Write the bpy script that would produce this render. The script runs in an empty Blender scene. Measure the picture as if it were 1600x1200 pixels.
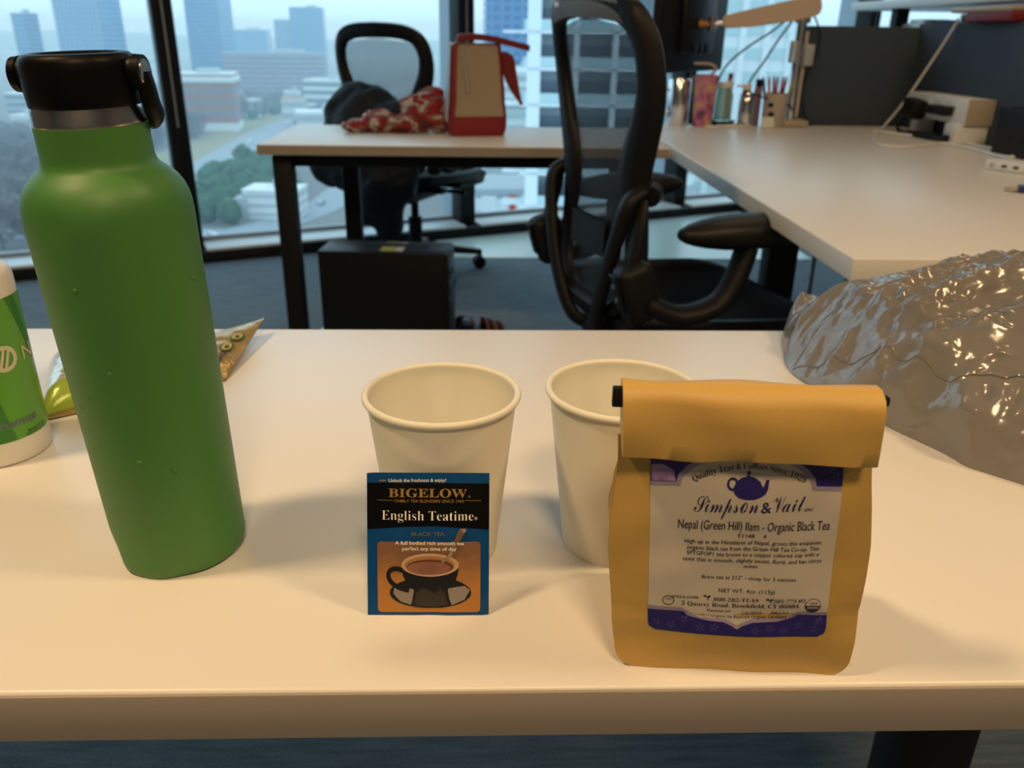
import bpy, bmesh, math, random
from mathutils import Vector, Matrix, noise

# ------------------------------------------------------------------ camera, world, lamps, exposure
SC = bpy.context.scene
COL = SC.collection
R = math.radians
PI = math.pi
TOP = 0.73                     # height of the desk tops

cam = bpy.data.cameras.new('camera')
cam.sensor_width = 36.0
cam.lens = 36.0 * 1290 / 1600
cam.clip_start = 0.02
cam.clip_end = 9000
cam.dof.use_dof = True
cam.dof.focus_distance = 0.45
cam.dof.aperture_fstop = 12.0
camo = bpy.data.objects.new('camera', cam)
COL.objects.link(camo)
pitch, roll, yaw = R(23.0), 0.014, 0.033
fw = Vector((math.sin(yaw) * math.cos(pitch), math.cos(yaw) * math.cos(pitch), -math.sin(pitch)))
rt = Vector((math.cos(yaw), -math.sin(yaw), 0))
up = rt.cross(fw)
r2 = rt * math.cos(roll) + up * math.sin(roll)
u2 = up * math.cos(roll) - rt * math.sin(roll)
mw = Matrix((r2, u2, -fw)).transposed().to_4x4()
mw.translation = (0, 0, 1.02)
camo.matrix_world = mw
SC.camera = camo

world = bpy.data.worlds.new('overcast_sky')
SC.world = world
world.use_nodes = True
wn, wl = world.node_tree.nodes, world.node_tree.links
wbg = wn['Background']
wtc = wn.new('ShaderNodeTexCoord')
wsep = wn.new('ShaderNodeSeparateXYZ')
wl.new(wtc.outputs['Generated'], wsep.inputs[0])
wr = wn.new('ShaderNodeValToRGB')
wr.color_ramp.elements[0].position = 0.0
wr.color_ramp.elements[0].color = (0.44, 0.68, 0.92, 1)
wr.color_ramp.elements[1].position = 0.75
wr.color_ramp.elements[1].color = (0.56, 0.79, 0.92, 1)
e = wr.color_ramp.elements.new(0.10)
e.color = (0.60, 0.805, 0.92, 1)
wl.new(wsep.outputs['Z'], wr.inputs[0])
wl.new(wr.outputs[0], wbg.inputs['Color'])
wbg.inputs['Strength'].default_value = 1.0

def area(name, loc, size, power, col, target=None):
    l = bpy.data.lights.new(name, 'AREA')
    l.shape = 'RECTANGLE'
    l.size, l.size_y = size
    l.energy = power
    l.color = col
    o = bpy.data.objects.new(name, l)
    o.location = loc
    if target is not None:
        o.rotation_euler = (Vector(target) - Vector(loc)).to_track_quat('-Z', 'Y').to_euler()
    COL.objects.link(o)
    return o

WARM = (1.0, 0.67, 0.35)
area('ceiling_lamp', (-1.10, 0.15, 2.68), (0.25, 0.25), 15.5, WARM)
area('ceiling_lamp', (0.25, -1.15, 2.68), (0.5, 0.4), 19, WARM)
area('ceiling_lamp', (1.45, 0.15, 2.68), (0.4, 0.3), 12, WARM)
area('ceiling_lamp', (1.25, 2.55, 2.68), (0.4, 0.3), 2.5, WARM)

SC.view_settings.view_transform = 'Standard'
SC.view_settings.look = 'None'
SC.view_settings.gamma = 1.0
SC.view_settings.use_curve_mapping = False
SC.view_settings.exposure = 0.85
SC.cycles.volume_bounces = 2
SC.cycles.max_bounces = 12
SC.cycles.transparent_max_bounces = 16
SC.cycles.use_denoising = True

# ------------------------------------------------------------------ materials
def mat(name, col, rough=0.6, metal=0.0, bump=None, vary=None, spec=None, **kw):
    """bump = (scale, strength, distance), vary = (scale, other colour, contrast)"""
    m = bpy.data.materials.new(name)
    m.use_nodes = True
    n, l = m.node_tree.nodes, m.node_tree.links
    p = n['Principled BSDF']
    c4 = (*col, 1)
    p.inputs['Base Color'].default_value = c4
    p.inputs['Roughness'].default_value = rough
    p.inputs['Metallic'].default_value = metal
    if spec is not None:
        p.inputs['Specular IOR Level'].default_value = spec
    for k, v in kw.items():
        p.inputs[k.replace('_', ' ')].default_value = v
    if bump or vary:
        tc = n.new('ShaderNodeTexCoord')
    if bump:
        t = n.new('ShaderNodeTexNoise')
        t.inputs['Scale'].default_value = bump[0]
        t.inputs['Detail'].default_value = 4
        l.new(tc.outputs['Object'], t.inputs['Vector'])
        b = n.new('ShaderNodeBump')
        b.inputs['Strength'].default_value = bump[1]
        b.inputs['Distance'].default_value = bump[2]
        l.new(t.outputs['Fac'], b.inputs['Height'])
        l.new(b.outputs[0], p.inputs['Normal'])
    if vary:
        t = n.new('ShaderNodeTexNoise')
        t.inputs['Scale'].default_value = vary[0]
        t.inputs['Detail'].default_value = 5
        l.new(tc.outputs['Object'], t.inputs['Vector'])
        r = n.new('ShaderNodeValToRGB')
        k = vary[2] if len(vary) > 2 else 0.15
        r.color_ramp.elements[0].position = 0.5 - k
        r.color_ramp.elements[1].position = 0.5 + k
        r.color_ramp.elements[0].color = c4
        r.color_ramp.elements[1].color = (*vary[1], 1)
        l.new(t.outputs['Fac'], r.inputs[0])
        l.new(r.outputs[0], p.inputs['Base Color'])
    return m

M = {}
M['laminate'] = mat('white_laminate', (0.78, 0.765, 0.74), 0.34, bump=(900, 0.03, 0.0002))
M['edge'] = mat('shaded_laminate_edge', (0.33, 0.29, 0.25), 0.5)  # shade on the desk fronts is put into this darker taupe
M['edge_grey'] = mat('grey_edge_band', (0.52, 0.54, 0.55), 0.5)
M['black_metal'] = mat('black_steel', (0.007, 0.008, 0.009), 0.6, spec=0.25)
M['dark_frame'] = mat('dark_window_frame', (0.011, 0.014, 0.017), 0.6, spec=0.25)
M['grey_frame'] = mat('grey_aluminium', (0.34, 0.41, 0.46), 0.5, 0.2)
M['sill'] = mat('white_sill', (0.72, 0.80, 0.83), 0.35)
M['green_paint'] = mat('green_powder_coat', (0.060, 0.205, 0.040), 0.48, bump=(1600, 0.10, 0.0002))
M['cap_black'] = mat('black_cap_plastic', (0.002, 0.002, 0.003), 0.42, spec=0.16)
M['steel'] = mat('stainless_steel', (0.50, 0.46, 0.43), 0.20, 1.0)
M['cup'] = mat('white_paper_cup', (0.80, 0.79, 0.70), 0.55, bump=(300, 0.04, 0.0003))
M['kraft'] = mat('kraft_paper', (0.56, 0.345, 0.085), 0.5, bump=(700, 0.08, 0.0002), vary=(1500, (0.61, 0.39, 0.105), 0.2))
M['label_cream'] = mat('cream_label_paper', (0.62, 0.56, 0.48), 0.5)
M['navy'] = mat('navy_ink', (0.020, 0.012, 0.17), 0.4)
M['purple'] = mat('violet_sheen', (0.17, 0.09, 0.36), 0.45, vary=(180, (0.42, 0.28, 0.52), 0.2))
M['lilac'] = mat('lilac_ink', (0.33, 0.28, 0.42), 0.5)
M['pattern'] = mat('pale_violet_ink', (0.085, 0.07, 0.27), 0.5)
M['ink'] = mat('dark_ink', (0.030, 0.022, 0.05), 0.5)
M['ink_blue'] = mat('navy_script_ink', (0.022, 0.010, 0.11), 0.5)
M['foil_blue'] = mat('blue_foil', (0.003, 0.062, 0.22), 0.26, 0.1, spec=0.4, bump=(60, 0.25, 0.0015))
M['foil_black'] = mat('black_foil', (0.002, 0.002, 0.003), 0.3, spec=0.2, bump=(60, 0.25, 0.0015))
M['gold'] = mat('gold_ink', (0.55, 0.36, 0.12), 0.32, 0.7)
M['gold_dull'] = mat('dull_gold_ink', (0.19, 0.16, 0.10), 0.4, 0.3)
M['white_ink'] = mat('white_ink', (0.80, 0.77, 0.72), 0.4)
M['mug_black'] = mat('printed_mug_black', (0.008, 0.008, 0.012), 0.3)
M['mug_cream'] = mat('printed_mug_cream', (0.52, 0.34, 0.19), 0.35)
M['mug_tan'] = mat('printed_mug_tan', (0.33, 0.18, 0.08), 0.35)
M['tea'] = mat('printed_tea', (0.20, 0.085, 0.055), 0.35, vary=(60, (0.30, 0.15, 0.11), 0.2))
M['tea_dark'] = mat('printed_tea_dark', (0.13, 0.035, 0.01), 0.35)
M['saucer_grey'] = mat('printed_saucer_sheen', (0.26, 0.22, 0.20), 0.35)
M['saucer_olive'] = mat('printed_mug_reflection', (0.030, 0.028, 0.018), 0.35)
M['spoon'] = mat('printed_spoon', (0.36, 0.25, 0.19), 0.3, vary=(140, (0.14, 0.08, 0.06), 0.1))
M['black_plastic'] = mat('black_plastic', (0.006, 0.006, 0.008), 0.5, spec=0.25)
M['chair_frame'] = mat('graphite_chair_frame', (0.008, 0.008, 0.010), 0.5, spec=0.25, bump=(800, 0.05, 0.0003))
M['chair_pad'] = mat('black_arm_vinyl', (0.007, 0.007, 0.007), 0.45, spec=0.3, bump=(500, 0.08, 0.0003))
M['chair_sheen_joint'] = mat('grey_sheen_and_joint', (0.16, 0.17, 0.185), 0.35)  # sheen of the top rail as a grey; also colours the far chair's joints
M['white_plastic'] = mat('white_plastic', (0.74, 0.76, 0.75), 0.4)
M['tan_plastic'] = mat('warm_grey_plastic', (0.42, 0.36, 0.29), 0.45)
M['silver_arm'] = mat('silver_painted_arm', (0.62, 0.50, 0.40), 0.40, 0.15)
M['chrome'] = mat('chrome', (0.72, 0.74, 0.77), 0.16, 1.0)
M['fabric_grey'] = mat('grey_felt', (0.040, 0.060, 0.088), 0.95, bump=(900, 0.25, 0.0006), vary=(260, (0.050, 0.074, 0.105), 0.2))
M['jacket'] = mat('dark_navy_nylon', (0.010, 0.016, 0.024), 0.6, spec=0.3, bump=(14, 0.5, 0.02))
M['red'] = mat('red_nylon', (0.20, 0.004, 0.010), 0.55, bump=(500, 0.1, 0.0005))
M['red_dark'] = mat('red_webbing', (0.16, 0.003, 0.008), 0.6, bump=(700, 0.2, 0.0005))
M['tan_cloth'] = mat('tan_canvas', (0.33, 0.27, 0.19), 0.75, bump=(240, 0.15, 0.0008))
M['clear_grey'] = mat('pale_vinyl', (0.55, 0.57, 0.56), 0.3)
M['yellow'] = mat('yellow_sticker', (0.50, 0.52, 0.10), 0.6)
M['blue_plastic'] = mat('blue_plastic', (0.010, 0.045, 0.20), 0.35)
M['olive'] = mat('pale_olive_plastic', (0.30, 0.32, 0.16), 0.5)
M['gloss_black'] = mat('satin_black_casing', (0.006, 0.008, 0.010), 0.4, spec=0.25)
M['wall'] = mat('grey_wall_paint', (0.30, 0.31, 0.32), 0.8)
M['ceiling'] = mat('ceiling_paint', (0.55, 0.55, 0.54), 0.85)

def node_mat(name):
    m = bpy.data.materials.new(name)
    m.use_nodes = True
    n = m.node_tree.nodes
    return m, n, m.node_tree.links, n['Principled BSDF']

# clean window pane
m = bpy.data.materials.new('clear_window_glass'); m.use_nodes = True
n, l = m.node_tree.nodes, m.node_tree.links
n.remove(n['Principled BSDF'])
t = n.new('ShaderNodeBsdfTransparent'); t.inputs[0].default_value = (0.93, 0.975, 0.985, 1)
l.new(t.outputs[0], n['Material Output'].inputs[0])
M['pane'] = m
# wet drops
M['drop'] = mat('water', (0.95, 0.97, 1.0), 0.02, Transmission_Weight=1.0, IOR=1.33)

# carpet: fine linear loop pile in slate blue
m, n, l, p = node_mat('slate_loop_carpet')
tc = n.new('ShaderNodeTexCoord'); mp = n.new('ShaderNodeMapping')
mp.inputs['Scale'].default_value = (9, 95, 1)
l.new(tc.outputs['Object'], mp.inputs[0])
t1 = n.new('ShaderNodeTexNoise'); t1.inputs['Scale'].default_value = 1.0; t1.inputs['Detail'].default_value = 3
l.new(mp.outputs[0], t1.inputs[0])
t2 = n.new('ShaderNodeTexNoise'); t2.inputs['Scale'].default_value = 330; t2.inputs['Detail'].default_value = 2
l.new(tc.outputs['Object'], t2.inputs[0])
ad = n.new('ShaderNodeMath'); ad.operation = 'ADD'
l.new(t1.outputs['Fac'], ad.inputs[0]); l.new(t2.outputs['Fac'], ad.inputs[1])
r = n.new('ShaderNodeValToRGB')
r.color_ramp.elements[0].position = 0.78 / 2; r.color_ramp.elements[1].position = 1.22 / 2
r.color_ramp.elements[0].color = (0.105, 0.145, 0.175, 1); r.color_ramp.elements[1].color = (0.20, 0.255, 0.295, 1)
hf = n.new('ShaderNodeMath'); hf.operation = 'MULTIPLY'; hf.inputs[1].default_value = 0.5
l.new(ad.outputs[0], hf.inputs[0]); l.new(hf.outputs[0], r.inputs[0]); l.new(r.outputs[0], p.inputs['Base Color'])
p.inputs['Roughness'].default_value = 0.95
b = n.new('ShaderNodeBump'); b.inputs['Strength'].default_value = 0.6; b.inputs['Distance'].default_value = 0.003
l.new(ad.outputs[0], b.inputs['Height']); l.new(b.outputs[0], p.inputs['Normal'])
M['carpet'] = m
M['pale_floor'] = mat('pale_stone_floor', (0.60, 0.72, 0.70), 0.28)

# woven chair mesh: open weave of dark threads
def weave(name, scale, cover, col):
    m = bpy.data.materials.new(name); m.use_nodes = True
    n, l = m.node_tree.nodes, m.node_tree.links
    p = n['Principled BSDF']
    p.inputs['Base Color'].default_value = (*col, 1); p.inputs['Roughness'].default_value = 0.6
    tc = n.new('ShaderNodeTexCoord'); sp = n.new('ShaderNodeSeparateXYZ')
    l.new(tc.outputs['Object'], sp.inputs[0])
    s = n.new('ShaderNodeMath'); s.operation = 'MULTIPLY'; s.inputs[1].default_value = scale
    l.new(sp.outputs['Y'], s.inputs[0])
    f = n.new('ShaderNodeMath'); f.operation = 'FRACT'; l.new(s.outputs[0], f.inputs[0])
    g = n.new('ShaderNodeMath'); g.operation = 'GREATER_THAN'; g.inputs[1].default_value = cover
    l.new(f.outputs[0], g.inputs[0])
    s2 = n.new('ShaderNodeMath'); s2.operation = 'MULTIPLY'; s2.inputs[1].default_value = scale * 1.3
    l.new(sp.outputs['Z'], s2.inputs[0])
    f2 = n.new('ShaderNodeMath'); f2.operation = 'FRACT'; l.new(s2.outputs[0], f2.inputs[0])
    g2 = n.new('ShaderNodeMath'); g2.operation = 'GREATER_THAN'; g2.inputs[1].default_value = 0.30
    l.new(f2.outputs[0], g2.inputs[0])
    mu = n.new('ShaderNodeMath'); mu.operation = 'MULTIPLY'
    l.new(g.outputs[0], mu.inputs[0]); l.new(g2.outputs[0], mu.inputs[1])
    t = n.new('ShaderNodeBsdfTransparent'); mx = n.new('ShaderNodeMixShader')
    l.new(mu.outputs[0], mx.inputs[0]); l.new(p.outputs[0], mx.inputs[1]); l.new(t.outputs[0], mx.inputs[2])
    l.new(mx.outputs[0], n['Material Output'].inputs[0])
    return m
M['weave'] = weave('chair_mesh_weave', 190, 0.70, (0.012, 0.014, 0.018))
M['weave_far'] = weave('open_chair_mesh_weave', 150, 0.40, (0.05, 0.055, 0.06))  # paler threads and wider gaps than the other weave

# crinkled film of the grey carrier bag
m, n, l, p = node_mat('grey_plastic_film')
p.inputs['Base Color'].default_value = (0.23, 0.215, 0.20, 1); p.inputs['Roughness'].default_value = 0.17
p.inputs['Specular IOR Level'].default_value = 0.9
tc = n.new('ShaderNodeTexCoord')
mp = n.new('ShaderNodeMapping'); mp.inputs['Scale'].default_value = (24, 46, 40); mp.inputs['Rotation'].default_value = (0.0, 0.0, 0.45)
l.new(tc.outputs['Object'], mp.inputs[0])
t1 = n.new('ShaderNodeTexNoise'); t1.noise_type = 'RIDGED_MULTIFRACTAL'; t1.inputs['Scale'].default_value = 1.0; t1.inputs['Detail'].default_value = 5
t1.inputs['Distortion'].default_value = 0.8
l.new(mp.outputs[0], t1.inputs[0])
t2 = n.new('ShaderNodeTexNoise'); t2.inputs['Scale'].default_value = 9; t2.inputs['Detail'].default_value = 2
l.new(tc.outputs['Object'], t2.inputs[0])
r2_ = n.new('ShaderNodeValToRGB'); r2_.color_ramp.elements[0].position = 0.36; r2_.color_ramp.elements[1].position = 0.60; r2_.color_ramp.elements[0].color = (0.30, 0.30, 0.30, 1)
l.new(t2.outputs['Fac'], r2_.inputs[0])
sm = n.new('ShaderNodeMath'); sm.operation = 'MULTIPLY'
l.new(t1.outputs['Fac'], sm.inputs[0]); l.new(r2_.outputs[0], sm.inputs[1])
b = n.new('ShaderNodeBump'); b.inputs['Strength'].default_value = 0.9; b.inputs['Distance'].default_value = 0.0060
l.new(sm.outputs[0], b.inputs['Height']); l.new(b.outputs[0], p.inputs['Normal'])
tr = n.new('ShaderNodeBsdfTransparent'); tr.inputs[0].default_value = (0.80, 0.78, 0.75, 1)
m2 = n.new('ShaderNodeMixShader'); m2.inputs[0].default_value = 0.22
l.new(p.outputs[0], m2.inputs[1]); l.new(tr.outputs[0], m2.inputs[2])
l.new(m2.outputs[0], n['Material Output'].inputs[0])
M['film'] = m

# frosted plastic of the lotion bottle
M['frost'] = mat('frosted_white_plastic', (0.74, 0.72, 0.67), 0.35, Subsurface_Weight=0.25, Subsurface_Scale=0.01)
M['label_green'] = mat('green_bottle_label', (0.10, 0.34, 0.03), 0.3)
M['label_green_dark'] = mat('deep_green_print', (0.035, 0.20, 0.025), 0.3)
M['label_pale'] = mat('pale_print', (0.60, 0.58, 0.40), 0.4)
M['label_grey'] = mat('blue_grey_print', (0.13, 0.15, 0.22), 0.4)
M['foil_gold'] = mat('gold_pouch_film', (0.46, 0.34, 0.14), 0.22, 0.45, bump=(45, 0.6, 0.004))
M['foil_lime'] = mat('lime_pouch_film', (0.30, 0.42, 0.05), 0.25, 0.1, bump=(45, 0.4, 0.003))
M['foil_silver'] = mat('silver_pouch_film', (0.66, 0.68, 0.62), 0.16, 0.5, bump=(45, 0.6, 0.004))
M['avo_dark'] = mat('avocado_skin_print', (0.05, 0.12, 0.02), 0.35)
M['avo_light'] = mat('avocado_flesh_print', (0.42, 0.44, 0.14), 0.35)

# ------------------------------------------------------------------ geometry helpers
def obj(name, bm, m, parent=None, smooth=35, kind=None, label=None):
    me = bpy.data.meshes.new(name)
    bmesh.ops.recalc_face_normals(bm, faces=bm.faces[:]) if smooth != 'raw' else None
    bm.to_mesh(me); bm.free()
    return obj_me(name, me, m, parent, smooth, kind, label)

def obj_me(name, me, m, parent=None, smooth=35, kind=None, label=None):
    for p in me.polygons:
        p.use_smooth = True
    if smooth != 'raw':
        me.set_sharp_from_angle(angle=R(smooth))
    for mm in (m if isinstance(m, (list, tuple)) else [m]):
        me.materials.append(mm)
    o = bpy.data.objects.new(name, me)
    COL.objects.link(o)
    if parent is not None:
        o.parent = parent
    if kind: o['kind'] = kind
    if label: o['label'] = label
    return o

def tag(o, label, cat, group=None, kind=None):
    o['label'] = label; o['category'] = cat
    if group: o['group'] = group
    if kind: o['kind'] = kind
    return o

def thing(name, label, cat, loc=(0, 0, 0), rz=0.0, group=None):
    o = bpy.data.objects.new(name, None)
    o.empty_display_size = 0.05
    o.location = loc; o.rotation_euler = (0, 0, rz)
    COL.objects.link(o)
    return tag(o, label, cat, group)

def dup(root, loc, rz=None, label=None, scale=None, skip=()):
    c = root.copy(); COL.objects.link(c); c.location = loc
    if rz is not None: c.rotation_euler = (0, 0, rz)
    if scale is not None: c.scale = scale
    if label: c['label'] = label
    for ch in root.children:
        d = ch.copy(); COL.objects.link(d); d.parent = c
        for g in ch.children:
            h = g.copy(); COL.objects.link(h); h.parent = d
    return c

def NB(): return bmesh.new()

def bx(bm, c, s, rot=None, bevel=0.0, seg=2):
    r = bmesh.ops.create_cube(bm, size=1.0)
    vs = r['verts']
    bmesh.ops.scale(bm, vec=s, verts=vs)
    if bevel:
        es = list({e for v in vs for e in v.link_edges})
        rb = bmesh.ops.bevel(bm, geom=es, offset=bevel, segments=seg, affect='EDGES', profile=0.5)
        vs = list({v for f in rb['faces'] for v in f.verts} | {v for v in vs if v.is_valid})
    if rot is not None:
        bmesh.ops.rotate(bm, cent=(0, 0, 0), matrix=rot, verts=vs)
    bmesh.ops.translate(bm, vec=c, verts=vs)
    return vs

def box(c, s, rot=None, bevel=0.0, seg=2):
    bm = NB(); bx(bm, c, s, rot, bevel, seg); return bm

def rz(a): return Matrix.Rotation(a, 3, 'Z')
def ry(a): return Matrix.Rotation(a, 3, 'Y')
def rx(a): return Matrix.Rotation(a, 3, 'X')

def frame_from(d):
    d = d.normalized()
    a = Vector((0, 0, 1)) if abs(d.z) < 0.9 else Vector((1, 0, 0))
    x = a.cross(d).normalized()
    return x, d.cross(x)

def tube(bm, pts, rad, seg=10, caps=True, flat=None):
    """swept tube; rad a number or a list; flat = (sx, sy) squash of the section"""
    pts = [Vector(p) for p in pts]
    n = len(pts)
    rr = rad if isinstance(rad, (list, tuple)) else [rad] * n
    rings = []
    px = None
    for i, p in enumerate(pts):
        d = (pts[min(i + 1, n - 1)] - pts[max(i - 1, 0)])
        if d.length < 1e-9: d = Vector((0, 0, 1))
        d.normalize()
        if px is None:
            x, y = frame_from(d)
        else:
            x = (px - d * px.dot(d)).normalized(); y = d.cross(x)
        px = x
        sx, sy = flat if flat else (1, 1)
        rings.append([bm.verts.new(p + (x * math.cos(2 * PI * k / seg) * sx + y * math.sin(2 * PI * k / seg) * sy) * rr[i]) for k in range(seg)])
    for a, b in zip(rings, rings[1:]):
        for k in range(seg):
            bm.faces.new((a[k], a[(k + 1) % seg], b[(k + 1) % seg], b[k]))
    if caps:
        bm.faces.new(rings[0][::-1]); bm.faces.new(rings[-1])
    return bm

def spline(pts, n=8):
    P = [Vector(p) for p in pts]
    P = [P[0] * 2 - P[1]] + P + [P[-1] * 2 - P[-2]]
    out = []
    for i in range(1, len(P) - 2):
        a, b, c, d = P[i - 1:i + 3]
        for k in range(n):
            t = k / n
            out.append(0.5 * ((2 * b) + (c - a) * t + (2 * a - 5 * b + 4 * c - d) * t * t + (3 * b - a - 3 * c + d) * t ** 3))
    out.append(P[-2])
    return out

def lathe(bm, prof, seg=48, close=True):
    """prof: list of (r, z); r=0 ends become poles"""
    rings = []
    for r_, z in prof:
        if r_ < 1e-7:
            rings.append([bm.verts.new((0, 0, z))])
        else:
            rings.append([bm.verts.new((r_ * math.cos(2 * PI * k / seg), r_ * math.sin(2 * PI * k / seg), z)) for k in range(seg)])
    for a, b in zip(rings, rings[1:]):
        for k in range(seg):
            k2 = (k + 1) % seg
            if len(a) == 1 and len(b) == 1: continue
            if len(a) == 1: bm.faces.new((a[0], b[k2], b[k]))
            elif len(b) == 1: bm.faces.new((a[k], a[k2], b[0]))
            else: bm.faces.new((a[k], a[k2], b[k2], b[k]))
    return bm

def cyl(bm, p0, p1, r0, r1=None, seg=20):
    return tube(bm, [p0, p1], [r0, r0 if r1 is None else r1], seg)

def grid(bm, fn, nu, nv, closed_u=False):
    V = [[bm.verts.new(fn(i / nu, j / nv)) for j in range(nv + 1)] for i in range(nu + (0 if closed_u else 1))]
    for i in range(nu):
        i2 = (i + 1) % len(V)
        for j in range(nv):
            bm.faces.new((V[i][j], V[i2][j], V[i2][j + 1], V[i][j + 1]))
    return bm

def prism(bm, poly, h0, h1, axis='z'):
    def P(a, b, h):
        return (a, b, h) if axis == 'z' else ((a, h, b) if axis == 'y' else (h, a, b))
    lo = [bm.verts.new(P(a, b, h0)) for a, b in poly]
    hi = [bm.verts.new(P(a, b, h1)) for a, b in poly]
    bm.faces.new(lo[::-1]); bm.faces.new(hi)
    n = len(poly)
    for k in range(n):
        bm.faces.new((lo[k], lo[(k + 1) % n], hi[(k + 1) % n], hi[k]))
    return bm

def ball(bm, c, r, sub=2, sc=(1, 1, 1)):
    q = bmesh.ops.create_icosphere(bm, subdivisions=sub, radius=r)
    bmesh.ops.scale(bm, vec=sc, verts=q['verts'])
    bmesh.ops.translate(bm, vec=c, verts=q['verts'])
    return q['verts']

def fuse(balls, voxel, amp=0.0, freq=1.0, smooth=4, seed=0):
    """union of ellipsoids (centre, radii) melted into one skin"""
    bm = NB()
    for c, s in balls:
        ball(bm, c, 1.0, 3, s)
    me = bpy.data.meshes.new('tmp'); bm.to_mesh(me); bm.free()
    o = bpy.data.objects.new('tmp', me); COL.objects.link(o)
    md = o.modifiers.new('r', 'REMESH'); md.mode = 'VOXEL'; md.voxel_size = voxel
    ms = o.modifiers.new('s', 'SMOOTH'); ms.iterations = smooth
    dg = bpy.context.evaluated_depsgraph_get()
    out = bpy.data.meshes.new_from_object(o.evaluated_get(dg))
    bpy.data.objects.remove(o)
    bm = NB(); bm.from_mesh(out); bpy.data.meshes.remove(out)
    if amp:
        bm.normal_update()
        off = Vector((seed * 3.1, seed * 1.7, seed))
        dv = []
        for v in bm.verts:
            q = v.co * freq + off
            k = noise.noise(q) + 0.5 * noise.noise(q * 2.3) + 0.9 * (0.4 - abs(noise.noise(q * 1.3 + Vector((5, 2, 1)))))
            dv.append(v.normal * (k * amp))
        for v, d in zip(bm.verts, dv): v.co += d
    return bm

# ---- lettering: text outlines, bent over a surface by a map (u, v, height) -> point
_T = {}
SERIF = lambda s: ''.join(chr(0x1D400 + ord(c) - 65) if 'A' <= c <= 'Z' else chr(0x1D41A + ord(c) - 97) if 'a' <= c <= 'z' else chr(0x1D7CE + ord(c) - 48) if '0' <= c <= '9' else c for c in s)
SCRIPT = lambda s: ''.join('\u2134' if c == 'o' else chr(0x1D49C + ord(c) - 65) if 'A' <= c <= 'Z' else chr(0x1D4B6 + ord(c) - 97) if 'a' <= c <= 'z' else c for c in s)
BOLD = lambda s: ''.join(chr(0x1D5D4 + ord(c) - 65) if 'A' <= c <= 'Z' else chr(0x1D5EE + ord(c) - 97) if 'a' <= c <= 'z' else chr(0x1D7EC + ord(c) - 48) if '0' <= c <= '9' else c for c in s)

def text_mesh(body, thin=0.0, res=3, shear=0.0):
    key = (body, thin, res, shear)
    if key not in _T:
        c = bpy.data.curves.new('t', 'FONT')
        c.body = body; c.size = 1.0; c.resolution_u = res; c.offset = thin; c.shear = shear
        o = bpy.data.objects.new('t', c); COL.objects.link(o)
        dg = bpy.context.evaluated_depsgraph_get()
        me = bpy.data.meshes.new_from_object(o.evaluated_get(dg))
        vs = [(v.co.x, v.co.y) for v in me.vertices]
        fs = [tuple(p.vertices) for p in me.polygons]
        bpy.data.objects.remove(o); bpy.data.meshes.remove(me)
        _T[key] = (vs, fs)
    return _T[key]

def lettering(parent, body, m, mp, p0, p1, cap, off, thin=0.0, style=None, cut=None, name='lettering', arc=None, shear=0.0, ref=None):
    """p0, p1: baseline ends on the surface; cap: height of a capital there"""
    st = style or (lambda s: s)
    vs, fs = text_mesh(st(body), thin, 3, shear)
    hv, _ = text_mesh(st(ref or 'H'), thin, 3)
    k = cap / (max(y for x, y in hv) - min(y for x, y in hv))
    x0, x1 = min(x for x, y in vs), max(x for x, y in vs)
    bm = NB()
    V = [bm.verts.new(((x - x0) / (x1 - x0), y * k, 0)) for x, y in vs]
    for f in fs:
        try: bm.faces.new([V[i] for i in f])
        except ValueError: pass
    if cut:
        for i in range(1, cut):
            bmesh.ops.bisect_plane(bm, geom=bm.verts[:] + bm.edges[:] + bm.faces[:], plane_co=(i / cut, 0, 0), plane_no=(1, 0, 0))
    L = p1[0] - p0[0]
    for v in bm.verts:
        t, y = v.co.x, v.co.y
        u, w = p0[0] + t * L, p0[1] + t * (p1[1] - p0[1]) + y
        if arc:
            # arc = rise of the middle over the ends: bend along a circle
            Rr = (L * L / 4 + arc * arc) / (2 * arc)
            A = math.asin(min(1, L / 2 / Rr))
            ph = (2 * t - 1) * A
            u = (p0[0] + p1[0]) / 2 + (Rr + y) * math.sin(ph)
            w = (p0[1] + (p1[1] - p0[1]) * t) + arc - Rr + (Rr + y) * math.cos(ph)
        v.co = mp(u, w, off)
    return obj(name, bm, m, parent, 'raw', kind='stuff')

def decal(parent, name, poly, m, mp, off, nu=0, nv=0):
    """flat printed shape: polygon in (u, v), cut fine enough to follow the surface"""
    bm = NB()
    f = bm.faces.new([bm.verts.new((a, b, 0)) for a, b in poly])
    us = [p[0] for p in poly]; ws = [p[1] for p in poly]
    for i in range(1, nu):
        bmesh.ops.bisect_plane(bm, geom=bm.verts[:] + bm.edges[:] + bm.faces[:], plane_co=(min(us) + (max(us) - min(us)) * i / nu, 0, 0), plane_no=(1, 0, 0))
    for i in range(1, nv):
        bmesh.ops.bisect_plane(bm, geom=bm.verts[:] + bm.edges[:] + bm.faces[:], plane_co=(0, min(ws) + (max(ws) - min(ws)) * i / nv, 0), plane_no=(0, 1, 0))
    for v in bm.verts: v.co = mp(v.co.x, v.co.y, off)
    return obj(name, bm, m, parent, 'raw')

def ellipse(cx, cy, a, b, n=36, t0=0, t1=2 * PI):
    full = abs(t1 - t0 - 2 * PI) < 1e-6
    return [(cx + a * math.cos(t0 + (t1 - t0) * k / (n if full else n - 1)), cy + b * math.sin(t0 + (t1 - t0) * k / (n if full else n - 1))) for k in range(n)]

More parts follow.
